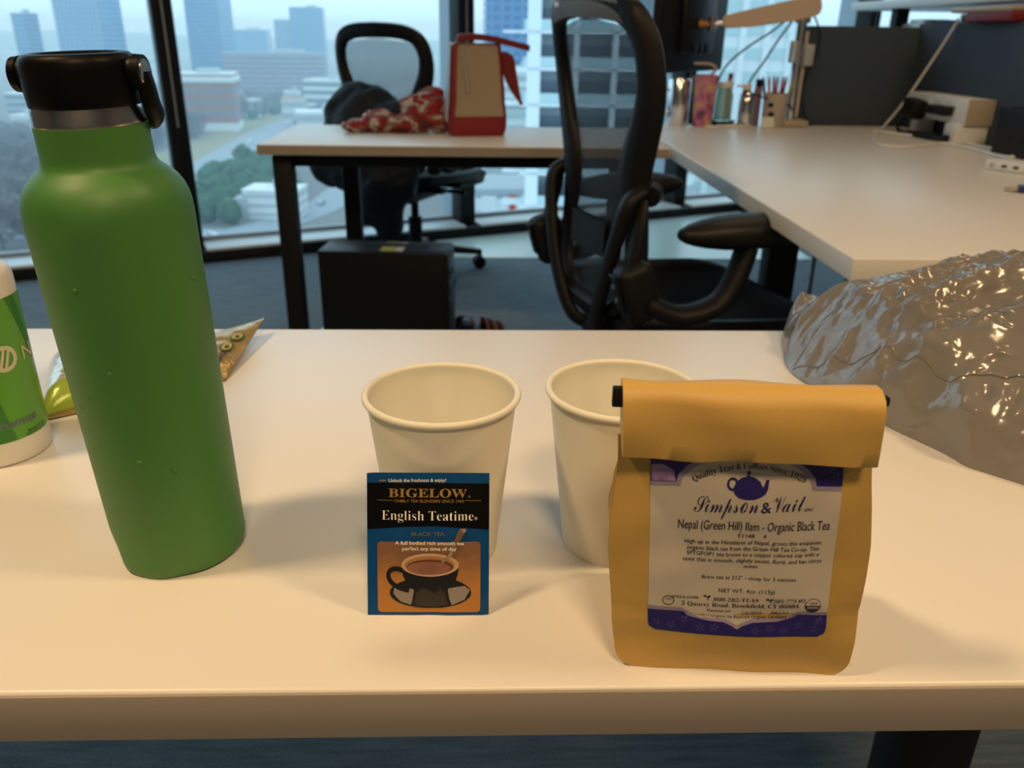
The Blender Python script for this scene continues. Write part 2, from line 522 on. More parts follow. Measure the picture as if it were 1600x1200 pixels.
def ring_decal(parent, name, cx, cy, a, b, w, m, mp, off, n=28):
    bm = NB()
    ins = ellipse(cx, cy, a - w, b - w, n); outs = ellipse(cx, cy, a, b, n)
    A = [bm.verts.new(mp(x, y, off)) for x, y in ins]; B = [bm.verts.new(mp(x, y, off)) for x, y in outs]
    for k in range(n): bm.faces.new((A[k], B[k], B[(k + 1) % n], A[(k + 1) % n]))
    return obj(name, bm, m, parent, 'raw')

def rounded(x0, y0, x1, y1, r, n=5, corners=(1, 1, 1, 1)):
    out = []
    for (cx, cy, a0), on in zip(((x1 - r, y1 - r, 0), (x0 + r, y1 - r, 90), (x0 + r, y0 + r, 180), (x1 - r, y0 + r, 270)), corners):
        if on: out += [(cx + r * math.cos(R(a0 + 90 * k / n)), cy + r * math.sin(R(a0 + 90 * k / n))) for k in range(n + 1)]
        else: out.append((cx + r * (1 if a0 in (0, 270) else -1), cy + r * (1 if a0 in (0, 90) else -1)))
    return out

# ------------------------------------------------------------------ the room
def struct(name, bm, m, parent=None, smooth=35):
    o = obj(name, bm, m, parent, smooth)
    if parent is None: o['kind'] = 'structure'
    return o

WA = R(24.5)                                   # the window wall runs at this angle
WO = Vector((0, 4.47, 0)); WU = Vector((math.cos(WA), math.sin(WA), 0))
def wall_pt(x, y, z=0): return WO + WU * x + Vector((-math.sin(WA), math.cos(WA), 0)) * y + Vector((0, 0, z))

fl = [wall_pt(-4.6, 0.30), wall_pt(4.5, 0.30)]
bm = NB(); prism(bm, [(-4.1, -3.1), (4.0, -3.1), (fl[1].x, fl[1].y), (fl[0].x, fl[0].y)], -0.12, 0.0)
struct('floor', bm, M['carpet'])
bm = NB(); prism(bm, [(-4.1, -3.1), (4.0, -3.1), (fl[1].x, fl[1].y), (fl[0].x, fl[0].y)], 2.80, 2.92)
struct('ceiling', bm, M['ceiling'])
struct('wall_back', box((-0.05, -3.05, 1.4), (8.2, 0.1, 2.8)), M['wall'])
struct('wall_left', box((-4.05, -0.15, 1.4), (0.1, 5.7, 2.8)), M['wall'])
struct('wall_right', box((3.95, 1.55, 1.4), (0.1, 9.1, 2.8)), M['wall'])
a, b = wall_pt(-0.30, 0.0), wall_pt(1.75, 0.0)
bm = NB(); prism(bm, [(-0.28, 3.985), (1.62, 3.985), (b.x, b.y), (a.x, a.y)], 0.0, 0.004)
struct('floor_strip', bm, M['pale_floor'])['kind'] = 'structure'

XM = [-0.075 + 1.42 * k for k in range(-3, 4)]
for i in range(6):
    x0, W = XM[i], 1.42
    w = bpy.data.objects.new('window_%d' % (i + 1), None)
    w.empty_display_size = 0.1
    w.location = wall_pt(x0, 0); w.rotation_euler = (0, 0, WA); COL.objects.link(w)
    w['kind'] = 'structure'
    obj('pane', box((W / 2, 0.205, 1.44), (W - 0.05, 0.012, 2.70)), M['pane'], w)
    obj('base_panel', box((W / 2, 0.11, 0.026), (W, 0.22, 0.052), bevel=0.004), M['dark_frame'], w)
    obj('sill', box((W / 2, 0.108, 0.0585), (W - 0.09, 0.208, 0.013), bevel=0.003), M['sill'], w)
    bm = NB(); bx(bm, (W / 2, 0.203, 0.0745), (W - 0.08, 0.03, 0.020), bevel=0.003)
    obj('bottom_rail', bm, M['grey_frame'], w)
    obj('head_rail', box((W / 2, 0.13, 2.76), (W, 0.18, 0.08)), M['dark_frame'], w)
    bm = NB()
    bx(bm, (0, 0.150, 1.42), (0.086, 0.13, 2.72), bevel=0.004)
    bx(bm, (-0.024, 0.084, 1.46), (0.018, 0.012, 2.3), bevel=0.002)
    bx(bm, (0.024, 0.084, 1.46), (0.018, 0.012, 2.3), bevel=0.002)
    obj('mullion', bm, M['dark_frame'], w)
    obj('mullion_groove', box((0.0, 0.0835, 1.66), (0.008, 0.006, 2.1)), M['grey_frame'], w)
    obj('mullion_fin', box((-0.01, 0.29, 1.44), (0.055, 0.15, 2.72)), M['grey_frame'], w)
    # wet beads clinging to the outside of the glass
    rnd = random.Random(40 + i)
    bm = NB()
    for k in range(34):
        ball(bm, (rnd.uniform(0.1, W - 0.1), 0.212, rnd.choice((rnd.uniform(0.15, 0.6), rnd.uniform(0.2, 1.5)))), rnd.uniform(0.0022, 0.0042), 1, (1, 0.5, 1.1))
    obj('rain_beads', bm, M['drop'], w, kind='stuff')

# ------------------------------------------------------------------ the city, sixty metres below
G0 = -60.0
C = {}
def cmat(k, *a, **kw): C[k] = mat(k, *a, **kw)
cmat('city_ground', (0.16, 0.155, 0.155), 0.9, vary=(0.012, (0.22, 0.20, 0.19), 0.2))
cmat('asphalt', (0.30, 0.33, 0.37), 0.7)
cmat('verge_soil', (0.33, 0.25, 0.17), 0.9, vary=(0.06, (0.26, 0.27, 0.14), 0.15))
cmat('blue_glass_wall', (0.10, 0.25, 0.50), 0.35)
cmat('blue_glass_band', (0.05, 0.15, 0.34), 0.2)
cmat('pale_blue_fin', (0.34, 0.42, 0.52), 0.5)
cmat('steel_blue_wall', (0.13, 0.27, 0.46), 0.4)
cmat('plum_brick', (0.19, 0.13, 0.19), 0.85)
cmat('red_brick', (0.33, 0.13, 0.09), 0.85, vary=(0.3, (0.38, 0.17, 0.12), 0.2))
cmat('white_render', (0.72, 0.75, 0.75), 0.7)
cmat('grey_render', (0.42, 0.46, 0.49), 0.7)
cmat('white_roof', (0.74, 0.78, 0.78), 0.7)
cmat('grey_roof', (0.38, 0.42, 0.45), 0.8)
cmat('tan_roof', (0.60, 0.36, 0.18), 0.8)
cmat('dark_window', (0.17, 0.22, 0.28), 0.25)
cmat('mint_glass', (0.46, 0.58, 0.58), 0.3)
cmat('bare_twigs', (0.12, 0.088, 0.095), 0.95, vary=(0.35, (0.17, 0.135, 0.125), 0.12))
def twiggy(m):
    # winter crowns are mostly gaps between twigs
    n, l = m.node_tree.nodes, m.node_tree.links
    tc = n.new('ShaderNodeTexCoord'); t = n.new('ShaderNodeTexNoise'); t.inputs['Scale'].default_value = 1.5; t.inputs['Detail'].default_value = 4
    l.new(tc.outputs['Object'], t.inputs[0])
    g = n.new('ShaderNodeMath'); g.operation = 'GREATER_THAN'; g.inputs[1].default_value = 0.50; l.new(t.outputs['Fac'], g.inputs[0])
    tr = n.new('ShaderNodeBsdfTransparent'); mx = n.new('ShaderNodeMixShader')
    l.new(g.outputs[0], mx.inputs[0]); l.new(n['Principled BSDF'].outputs[0], mx.inputs[1]); l.new(tr.outputs[0], mx.inputs[2])
    l.new(mx.outputs[0], n['Material Output'].inputs[0])
twiggy(C['bare_twigs'])
cmat('evergreen_needles', (0.030, 0.080, 0.035), 0.9, vary=(0.5, (0.055, 0.12, 0.055), 0.12))
cmat('bark', (0.09, 0.07, 0.06), 0.9)
cmat('car_white', (0.75, 0.77, 0.78), 0.3)
cmat('car_red', (0.55, 0.05, 0.03), 0.3)
cmat('car_silver', (0.42, 0.45, 0.48), 0.3)
cmat('car_glass', (0.03, 0.04, 0.05), 0.1)
cmat('tyre', (0.02, 0.02, 0.02), 0.9)
cmat('distant_hills', (0.055, 0.075, 0.065), 0.95)

bm = NB(); prism(bm, [(-3500, 40), (3500, 40), (3500, 6000), (-3500, 6000)], G0 - 2, G0)
o = obj('ground', bm, C['city_ground']); o['kind'] = 'structure'
rnd = random.Random(5)
def hills(u, v):
    x = -3000 + 6000 * u
    y = 2500 + 900 * v
    h = (40 + 28 * noise.noise(Vector((x * 0.0011, 3, 0))) + 10 * noise.noise(Vector((x * 0.005, 7, 0)))) * math.sin(PI * min(1, v + 0.02))
    return (x, y, G0 - 1 + max(0, h))
bm = NB(); grid(bm, hills, 90, 8)
o = obj('hills', bm, C['distant_hills']); o['kind'] = 'structure'

def road(pts, width, z, m, name='road'):
    P = spline(pts, 10); bm = NB(); rows = []
    for i, p in enumerate(P):
        d = (P[min(i + 1, len(P) - 1)] - P[max(i - 1, 0)]).normalized(); nn = Vector((-d.y, d.x, 0)) * width / 2
        rows.append((bm.verts.new(p - nn + Vector((0, 0, z))), bm.verts.new(p + nn + Vector((0, 0, z)))))
    for a, b in zip(rows, rows[1:]): bm.faces.new((a[0], a[1], b[1], b[0]))
    o = obj(name, bm, m); o['kind'] = 'structure'; return o
road([(-140, 300, G0), (-150, 400, G0), (-152, 520, G0), (-148, 680, G0), (-120, 900, G0)], 46, 0.05, C['verge_soil'], 'verge')
road([(-112, 300, G0), (-130, 380, G0), (-138, 470, G0), (-143, 600, G0), (-130, 800, G0), (-100, 1000, G0)], 22, 0.12, C['asphalt'])
road([(-95, 240, G0), (-66, 300, G0), (-58, 360, G0), (-52, 480, G0), (-20, 700, G0)], 16, 0.16, C['asphalt'])
road([(-180, 262, G0), (-110, 268, G0), (-60, 262, G0), (40, 250, G0)], 14, 0.20, C['asphalt'])
road([(-320, 470, G0), (-220, 440, G0), (-150, 400, G0), (-90, 380, G0)], 10, 0.24, C['asphalt'])

def building(name, label, cat, x, y, w, d, top, rot=0.0, wall='white_render', band=None, floors=6, fins=0, fin='pale_blue_fin', roof='white_roof', base=G0, bandh=0.5, group=None):
    """tower or block: walls, a band of glazing per storey, fins, parapet roof and plant room"""
    h = top - base
    t = thing(name, label, cat, (x, y, base), rot, group)
    obj('wall', box((0, 0, h / 2), (w, d, h)), C[wall], t)
    if band and floors:
        fh = h / floors
        bmb = NB(); bx(bmb, (0, 0, 0), (w + 0.36, d + 0.36, fh * bandh))
        b0 = obj('window_band', bmb, C[band], t)
        b0.location = (0, 0, fh * 0.55)
        for k in range(1, floors):
            c = b0.copy(); COL.objects.link(c); c.location = (0, 0, fh * (k + 0.55))
    if fins:
        st = w / fins
        bmf = NB(); bx(bmf, (0, 0, h / 2), (st * 0.28, d + 1.0, h))
        f0 = obj('fin', bmf, C[fin], t); f0.location = (-w / 2 + st / 2, 0, 0)
        for k in range(1, fins):
            c = f0.copy(); COL.objects.link(c); c.location = (-w / 2 + st * (k + 0.5), 0, 0)
    bm = NB(); bx(bm, (0, 0, h + 0.3), (w + 0.5, d + 0.5, 0.8)); obj('roof', bm, C[roof], t)
    if w > 10:
        bm = NB(); bx(bm, (w * 0.15, 0, h + 2.0), (w * 0.3, d * 0.3, 3.0), bevel=0.2); obj('plant_room', bm, C['grey_render'], t)
    return t

building('tower', 'tall pale blue office tower with light vertical fins beside the green bottle', 'building', -355, 815, 42, 36, 150, R(-8), 'blue_glass_wall', 'blue_glass_band', 48, 10, bandh=0.45)
building('tower', 'narrow lower blue tower standing against the finned tower', 'building', -419, 830, 12, 20, 12, R(-8), 'steel_blue_wall', 'blue_glass_band', 18)
building('tower', 'tall deep blue glass tower right behind the black mullion with horizontal floor lines', 'building', -279, 915, 34, 34, 95, R(-6), 'blue_glass_wall', 'blue_glass_band', 38, bandh=0.55)
building('office_block', 'flat-topped blue office block standing between two glass towers', 'building', -348, 1315, 58, 40, 1, R(4), 'blue_glass_wall', 'blue_glass_band', 14)
t = building('office_tower', 'stepped blue office tower with banded glazing and a lower striped wing', 'building', -221, 1118, 39, 34, 26.5, R(5), 'steel_blue_wall', 'blue_glass_band', 22, roof='grey_roof')
bm = NB(); bx(bm, (-29.5, 2, 36.5), (20, 30, 73)); lw = obj('lower_wing', bm, C['steel_blue_wall'], t)
for k in range(5):
    obj('fin', box((-37 + k * 4, -13.4, 36), (1.0, 1.2, 72)), C['pale_blue_fin'], lw)
building('office_block', 'long plum brick office block with rows of dark windows below the stepped tower', 'building', -206, 868, 94, 30, -19.5, R(3), 'plum_brick', 'grey_render', 9, roof='grey_roof', bandh=0.22)
building('warehouse', 'long low white warehouse on the horizon past the bottle cap', 'building', -461, 1210, 54, 20, -33.5, 0, 'white_render', 'grey_render', 2, roof='white_roof')
t = building('brick_hall', 'red brick hall with white cornice and pilasters beside the black mullion', 'building', -188, 578, 46, 30, -25.5, R(9), 'red_brick', 'dark_window', 5, 12, fin='red_brick', roof='white_roof', bandh=0.4)
obj('cornice', box((0, 0, 31.5), (48.5, 32.5, 3.4), bevel=0.3), C['white_render'], t)
obj('plinth', box((0, 0, 2.5), (47, 31.2, 5)), C['white_render'], t)
for args in (
    ('white_block', 'wide white office building with flat roof near the far chair', -127, 712, 36, 24, -35.4, R(-10), 'white_render', 'dark_window', 4, 'white_roof'),
    ('white_block', 'low white building with a bright roof beside the jacket', -93, 492, 29, 20, -41.0, R(14), 'white_render', 'grey_render', 3, 'white_roof'),
    ('tan_roof_house', 'low house with an orange tan roof past the far desk', -139, 630, 15, 12, -44, R(-4), 'white_render', 'grey_render', 2, 'tan_roof'),
    ('white_block', 'pale flat office building behind the bottle loop at the far edge', -315, 614, 26, 26, -41, R(6), 'grey_render', 'dark_window', 4, 'white_roof'),
    ('white_block', 'small white cube of a building below the bottle loop', -257, 490, 12, 12, -44.5, R(-12), 'white_render', 'grey_render', 2, 'white_roof'),
    ('white_block', 'small white shed among bare trees low in the first window', -193, 322, 7, 7, -53, R(8), 'white_render', 'grey_render', 1, 'white_roof'),
    ('grey_block', 'grey mid-rise block among the woods behind the brick hall', -250, 760, 34, 20, -40, R(-3), 'grey_render', 'dark_window', 4, 'grey_roof'),
    ('row_house', 'white row house with grey roof in the woods above the road', -198, 700, 11, 10, -47, R(10), 'white_render', 'grey_render', 2, 'grey_roof'),
    ('row_house', 'pale row house with white roof in the woods above the road', -178, 668, 10, 10, -48, R(-6), 'white_render', 'grey_render', 2, 'white_roof'),
    ('row_house', 'short white house next to the plum block', -163, 735, 12, 12, -46, R(3), 'white_render', 'grey_render', 2, 'white_roof'),
    ('row_house', 'grey gabled house by the tan roof', -120, 560, 9, 9, -51, R(17), 'grey_render', 'dark_window', 2, 'grey_roof'),
):
    nm, lb, x, y, w_, d_, tp, ro, wl_, bd, fl_, rf = args
    building(nm, lb, 'building', x, y, w_, d_, tp, ro, wl_, bd, fl_, roof=rf)
t = building('low_depot', 'white low depot with rows of bays below the evergreens', 'building', -75, 298, 19, 14, -50.6, R(-4), 'white_render', 'grey_render', 3, roof='white_roof', bandh=0.25)
obj('annex', box((-10.2, -4, 3.6), (5, 7, 7.2), bevel=0.1), C['grey_render'], t)

# blocks next door, seen between the lunch bag and the nearer chair
t = building('glass_tower', 'dark blue glass tower rising straight behind the lunch bag', 'building', 11, 366, 24, 26, 44, R(3), 'steel_blue_wall', 'blue_glass_band', 32, 6, fin='blue_glass_wall', bandh=0.6)
building('podium_block', 'white podium building with flat roof at the foot of the glass tower', 'building', 12, 305, 24, 22, -11.2, R(4), 'white_render', 'grey_render', 14, roof='white_roof')
building('podium_block', 'white stepped podium with grey storeys below the tower podium', 'building', 7.5, 219, 13.5, 16, -15.8, R(2), 'white_render', 'mint_glass', 14, roof='grey_roof')
t = building('podium_roof', 'pale roof terrace with plant units seen under the far desk', 'building', 6.5, 146, 14.5, 20, -17.4, R(3), 'white_render', 'grey_render', 13, roof='white_roof')
for k, (a_, b_, s_) in enumerate(((-4, -5, 2.0), (-1, -2, 2.6), (2.5, -6, 1.8), (4, 1, 2.4), (-4.5, 3, 2.2), (0.5, 4, 1.7))):
    obj('roof_unit', box((a_, b_, 43.4 + s_ / 2), (s_, s_ * 0.8, s_), bevel=0.1), C['grey_render' if k % 2 else 'white_render'], t)
t = building('car_park_block', 'grey flat block with one red panel just above the window rail', 'building', 2.4, 121, 8.2, 9, -19.6, R(3), 'grey_render', 'white_render', 12, roof='grey_roof')
obj('red_panel', box((0.9, -4.75, 39.2), (0.85, 0.3, 2.2)), C['car_red'], t)
obj('white_panel', box((-2.4, -4.75, 39.0), (2.2, 0.3, 2.4)), C['white_render'], t)

# balcony tower: white piers, slabs and glazing, one storey each 3.2 m
t = thing('balcony_tower', 'white high-rise with stacked balconies behind the nearer mesh chair', 'building', (9.0, 84, G0), R(-4))
obj('glazing_wall', box((0.8, 5, 50), (12, 8, 100)), C['grey_render'], t)
sl = NB(); bx(sl, (0.6, -0.2, 0), (12.6, 3.4, 0.26)); s0 = obj('balcony_slab', sl, C['white_render'], t)
rl = NB(); bx(rl, (0.6, -1.85, 0.62), (12.2, 0.05, 0.9)); r0_ = obj('balcony_rail', rl, C['mint_glass'], t)
ed = NB(); bx(ed, (-6.2, 0.9, 0), (2.6, 2.4, 0.26)); e0 = obj('end_slab', ed, C['white_render'], t)
wn_ = NB(); bx(wn_, (0.8, 0.98, 1.3), (10.6, 0.06, 1.5)); w0 = obj('window_band', wn_, C['dark_window'], t)
for k in range(27):
    z = 10 + k * 3.2
    for src in (s0, r0_, e0, w0):
        q = src if k == 0 else src.copy()
        if k: COL.objects.link(q)
        q.location = (0, 0, z)
for px_ in (-4.55, -0.6, 3.0, 6.6):
    obj('pier', box((px_, -0.6, 50), (1.25 if px_ < -4 else 0.5, 2.6, 100)), C['white_render'], t)
t = building('white_tower', 'white tower with mint glazing behind the monitor arm', 'building', 43, 172, 30, 22, 36, R(-6), 'white_render', 'mint_glass', 24, 7, fin='white_render', roof='white_roof', bandh=0.5)
building('white_block', 'pale mid-rise seen under the desk beside the mesh chair', 'building', 24, 138, 16, 14, -9, R(4), 'white_render', 'grey_render', 14, roof='white_roof')

# trees: one of each kind, then copies
def tree(name, label, cat, crown_r, crown_h, trunk_h, m, group, seed, conic=False):
    t = thing(name, label, cat, (0, 0, -500), 0, group)
    bm = NB()
    tube(bm, [(0, 0, 0), (0.1, 0, trunk_h * 0.6), (0, 0.1, trunk_h + crown_h * 0.4)], [0.35, 0.25, 0.12], 6)
    obj('trunk', bm, C['bark'], t)
    bm = NB(); vs = ball(bm, (0, 0, 0), 1.0, 2)
    for v in vs:
        k = 1 + 0.42 * noise.noise(v.co * 2.1 + Vector((seed, 0, 0))) + 0.22 * noise.noise(v.co * 5 + Vector((0, seed, 0)))
        if conic: k *= 1.15 - 0.55 * (v.co.z * 0.5 + 0.5)
        v.co = Vector((v.co.x * crown_r * k, v.co.y * crown_r * k, v.co.z * crown_h * 0.55 * k + trunk_h + crown_h * 0.45))
    obj('crown', bm, m, t, smooth=20)
    return t
bare = [tree('bare_tree', 'bare grey brown winter tree in the woods below', 'tree', 4.6 + s * 0.5, 8.5 + s, 3.0, C['bare_twigs'], 'bare winter trees beyond the windows', s) for s in range(3)]
green = [tree('evergreen_tree', 'dark evergreen tree in the grove beside the road', 'tree', 4.8, 10.5 + s, 1.5, C['evergreen_needles'], 'evergreen trees by the road', s + 7, True) for s in range(2)]
rnd = random.Random(11)
spots = []
BLD = [(o.location.x, o.location.y, 6 + 0.6 * max(c.dimensions.x for c in o.children if c.type == 'MESH' and c.name.startswith('wall'))) for o in COL.objects if o.get('category') == 'building' and any(c.name.startswith('wall') for c in o.children)]
def zone(poly, n, kinds, sc):
    xs = [p[0] for p in poly]; ys = [p[1] for p in poly]
    k = tries = 0
    while k < n and tries < n * 60:
        tries += 1
        x, y = rnd.uniform(min(xs), max(xs)), rnd.uniform(min(ys), max(ys))
        ins = False
        for (x1, y1), (x2, y2) in zip(poly, poly[1:] + poly[:1]):
            if (y1 > y) != (y2 > y) and x < (x2 - x1) * (y - y1) / (y2 - y1) + x1: ins = not ins
        if not ins or any((x - a) ** 2 + (y - b) ** 2 < c * c for a, b, c in BLD) or any((x - a) ** 2 + (y - b) ** 2 < (56 if kinds is bare else 40) for a, b in spots): continue
        spots.append((x, y)); k += 1
        src = rnd.choice(kinds); s = rnd.uniform(*sc)
        if src.location.z < -400 and src.location.x == 0:
            src.location = (x, y, G0); src.scale = (s, s, s); src.location.x = x or 0.01
        else:
            dup(src, (x, y, G0), rnd.uniform(0, 6.28), scale=(s, s, s * rnd.uniform(0.85, 1.15)))
zone([(-120, 282), (-84, 276), (-62, 300), (-80, 340), (-104, 432), (-122, 380), (-112, 330)], 54, green, (0.8, 1.1))
zone([(-330, 420), (-160, 235), (-122, 245), (-126, 275), (-158, 330), (-172, 420), (-172, 540), (-250, 560)], 150, bare, (0.85, 1.25))
zone([(-250, 600), (-165, 560), (-166, 680), (-176, 850), (-300, 900), (-330, 700)], 60, bare, (0.9, 1.3))
zone([(-124, 640), (-120, 520), (-60, 500), (-80, 760), (-120, 820)], 22, bare, (0.9, 1.3))
zone([(-180, 640), (-162, 640), (-160, 700), (-180, 700)], 5, green, (0.7, 0.9))

# cars on the road
def car(label, x, y, a, m):
    t = thing('car', label, 'car', (x, y, G0 + 0.28), a)
    bm = NB()
    prism(bm, [(-2.2, 0.35), (-2.2, 0.85), (-1.5, 0.95), (-1.0, 1.45), (0.5, 1.45), (1.1, 0.95), (2.1, 0.8), (2.2, 0.35)], -0.9, 0.9, 'y')
    obj('body', bm, C[m], t)
    bm = NB(); prism(bm, [(-1.35, 0.97), (-0.95, 1.38), (0.45, 1.38), (0.95, 0.97)], -0.92, 0.92, 'y'); obj('side_window', bm, C['car_glass'], t)
    for sx in (-1.35, 1.35):
        for sy in (-0.85, 0.85):
            bm = NB(); cyl(bm, (sx, sy - 0.1, 0.33), (sx, sy + 0.1, 0.33), 0.33, seg=12); obj('wheel', bm, C['tyre'], t)
car('red car on the road beyond the desk corner', -136.5, 463, R(95), 'car_red')
car('white car behind the red one on the road', -139, 505, R(94), 'car_white')
car('silver car nearest the evergreen grove on the road', -131, 405, R(100), 'car_silver')
car('white car on the cross street by the depot', -88, 263, R(0), 'car_white')
car('red car on the cross street just above the window rail', -101, 266, R(2), 'car_red')
car('silver car on the slanting street behind the desk leg', -63, 318, R(75), 'car_silver')
car('white car further up the slanting street behind the desk leg', -58, 352, R(82), 'car_white')

# damp winter haze over the city
m = bpy.data.materials.new('haze'); m.use_nodes = True
n, l = m.node_tree.nodes, m.node_tree.links
n.remove(n['Principled BSDF'])
vs_ = n.new('ShaderNodeVolumeScatter'); vs_.inputs['Color'].default_value = (0.62, 0.84, 1.0, 1); vs_.inputs['Density'].default_value = 0.00075
l.new(vs_.outputs[0], n['Material Output'].inputs['Volume'])
bm = NB(); bx(bm, (0, 2050, -20), (5600, 3900, 100))
o = obj('haze', bm, m, smooth='raw')
tag(o, 'thin blue winter haze hanging over the whole city', 'haze', kind='stuff')

# ------------------------------------------------------------------ desks
def desk(name, label, x0, x1, y0, y1, thick, legs, foot=None, rail=True, column=(0.075, 0.055)):
    cx, cy = (x0 + x1) / 2, (y0 + y1) / 2
    t = thing(name, label, 'desk', (cx, cy, 0))
    obj('shaded_edge_band', box((0, -(y1 - y0) / 2 + 0.0002, TOP - thick / 2), (x1 - x0 - 0.004, 0.0016, thick - 0.004)), M['edge'], t) if rail else None
    obj('tabletop', box((0, 0, TOP - thick / 2), (x1 - x0, y1 - y0, thick), bevel=0.0022, seg=3), M['laminate'], t)
    for lx, ly in legs:
        bm = NB(); bx(bm, (lx - cx, ly - cy, (TOP - thick) / 2), (column[0], column[1], TOP - thick - 0.01), bevel=0.006)
        leg = obj('leg', bm, M['black_metal'], t)
        if foot:
            obj('foot', box((lx - cx, ly - cy + foot[0], 0.018), (0.07, foot[1], 0.032), bevel=0.006), M['black_metal'], leg)
    if rail:
        bm = NB()
        bx(bm, (0, -(y1 - y0) / 2 + 0.08, TOP - thick - 0.02), (x1 - x0 - 0.08, 0.04, 0.038), bevel=0.004)
        bx(bm, (0, (y1 - y0) / 2 - 0.08, TOP - thick - 0.02), (x1 - x0 - 0.08, 0.04, 0.038), bevel=0.004)
        obj('under_frame', bm, M['black_metal'], t)
    return t

t = desk('desk', 'pale laminate desk holding the green bottle, paper cups and tea', -0.92, 0.80, 0.3085, 0.831, 0.029, [(-0.72, 0.60), (0.445, 0.62)], (0.0, 0.46), rail=False)
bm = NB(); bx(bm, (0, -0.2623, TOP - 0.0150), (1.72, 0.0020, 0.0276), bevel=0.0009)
obj('shaded_edge_band', bm, M['edge'], t)  # front edge in the colour that carries its shade
bm = NB(); bx(bm, (0, 0.05, TOP - 0.050), (1.5, 0.06, 0.04), bevel=0.004); obj('under_frame', bm, M['black_metal'], t)
t = desk('desk', 'long laminate desk against the grey felt screen with monitor arm and power box', 0.524, 1.497, 1.143, 3.06, 0.034, [(0.83, 2.28), (1.30, 2.28), (1.30, 1.40)], (0, 0.30), rail=False, column=(0.085, 0.07))
bm = NB(); bx(bm, (0.10, 0.25, TOP - 0.034 - 0.02), (0.06, 1.2, 0.038), bevel=0.004); bx(bm, (-0.35, 0.55, TOP - 0.054), (0.06, 0.7, 0.038), bevel=0.004)
obj('under_frame', bm, M['black_metal'], t)
t = desk('desk', 'far laminate desk by the windows under the scarf and lunch bag', -0.636, 0.512, 2.366, 2.906, 0.028, [(-0.578, 2.425), (-0.455, 2.84), (0.44, 2.84)], (0.0, 0.10), column=(0.055, 0.055))

# ------------------------------------------------------------------ green steel bottle
ax = Vector((-0.030, -0.030, 1)).normalized()
bt = thing('water_bottle', 'tall dented green steel water bottle with black loop cap', 'bottle', (-0.1847, 0.4312, TOP + 0.0012))
bt.rotation_mode = 'QUATERNION'
bt.rotation_quaternion = Vector((0, 0, 1)).rotation_difference(ax)
prof = [(0, 0.0015), (0.028, 0.0015), (0.0335, 0.0), (0.0352, 0.0006), (0.0362, 0.0022), (0.0366, 0.005)]
prof += [(0.0367 + 0.0033 * k / 30, 0.006 + 0.192 * k / 30) for k in range(31)]
prof += [(0.0400, 0.2035), (0.03975, 0.2075), (0.0390, 0.2115), (0.0376, 0.2155), (0.0354, 0.2192), (0.0327, 0.2222), (0.0300, 0.2245), (0.0278, 0.2262), (0.0266, 0.2280), (0.0261, 0.2300), (0.0259, 0.2330), (0.0258, 0.2462), (0.0250, 0.2462)]
bm = NB(); lathe(bm, prof, 96)
def dent(bm, ang, z, rad, depth):
    for v in bm.verts:
        r_ = math.hypot(v.co.x, v.co.y)
        if r_ < 0.02: continue
        da = (math.atan2(v.co.y, v.co.x) - R(ang) + PI) % (2 * PI) - PI
        d = math.hypot(da * r_, v.co.z - z)
        if d < rad:
            k = (1 + math.cos(PI * d / rad)) / 2 * depth
            v.co.x -= v.co.x / r_ * k; v.co.y -= v.co.y / r_ * k
dent(bm, -150, 0.006, 0.020, 0.0020)
dent(bm, -126, 0.010, 0.014, -0.0008)
dent(bm, -70, 0.002, 0.014, 0.0010)
dent(bm, -107, 0.205, 0.012, 0.0009)
dent(bm, -24, 0.2195, 0.006, 0.0012)
obj('body', bm, M['green_paint'], bt, smooth=60)
bm = NB(); lathe(bm, [(0.0249, 0.2455), (0.0254, 0.2462), (0.0255, 0.2475), (0.0255, 0.2535), (0.0251, 0.2550), (0.0240, 0.2552)], 72)
obj('steel_collar', bm, M['steel'], bt, smooth=50)
bm = NB(); lathe(bm, [(0.0236, 0.2540), (0.0250, 0.2545), (0.0254, 0.2555), (0.0257, 0.2600), (0.0258, 0.2715), (0.0255, 0.2745), (0.0246, 0.2768), (0.0230, 0.2780), (0.0205, 0.2784), (0.0190, 0.2781), (0.0180, 0.2772), (0, 0.2768)], 72)
cap = obj('cap', bm, M['cap_black'], bt, smooth=50)
# carry loop: two pivots and a strap that hangs behind
LA = R(-2)
cs = Vector((math.cos(LA), math.sin(LA), 0)); bk = Vector((-math.sin(LA), math.cos(LA), 0)); uz = Vector((0, 0, 1))
for s in (-1, 1):
    bm = NB()
    a = cs * (s * 0.0250) + uz * 0.2690
    tube(bm, [a, a + cs * (s * 0.0026)], 0.0076, 24)
    tube(bm, [a + cs * (s * 0.0022), a + cs * (s * 0.0058)], [0.0084, 0.0080], 24)
    obj('pivot', bm, M['cap_black'], cap, smooth=40)
    bm = NB()
    tube(bm, [a + cs * (s * 0.0056), a + cs * (s * 0.0064)], [0.0064, 0.0058], 24)
    obj('pivot_disc', bm, M['steel'], cap, smooth=40)
pts = [cs * -0.0290 + uz * 0.2690, cs * -0.0285 + uz * 0.262 + bk * 0.006, cs * -0.0262 + uz * 0.2545 + bk * 0.012, cs * -0.018 + uz * 0.2500 + bk * 0.0235, uz * 0.2475 + bk * 0.0305,
       cs * 0.020 + uz * 0.2455 + bk * 0.0245, cs * 0.0285 + uz * 0.2475 + bk * 0.010, cs * 0.0305 + uz * 0.2530 + bk * 0.002, cs * 0.0305 + uz * 0.262, cs * 0.0295 + uz * 0.2690]
bm = NB(); tube(bm, spline(pts, 6), 0.0030, 10, flat=(1.0, 1.9))
obj('carry_loop', bm, M['cap_black'], bt, smooth=60)
def body_r(z): return 0.0367 + 0.0033 * (z - 0.006) / 0.192
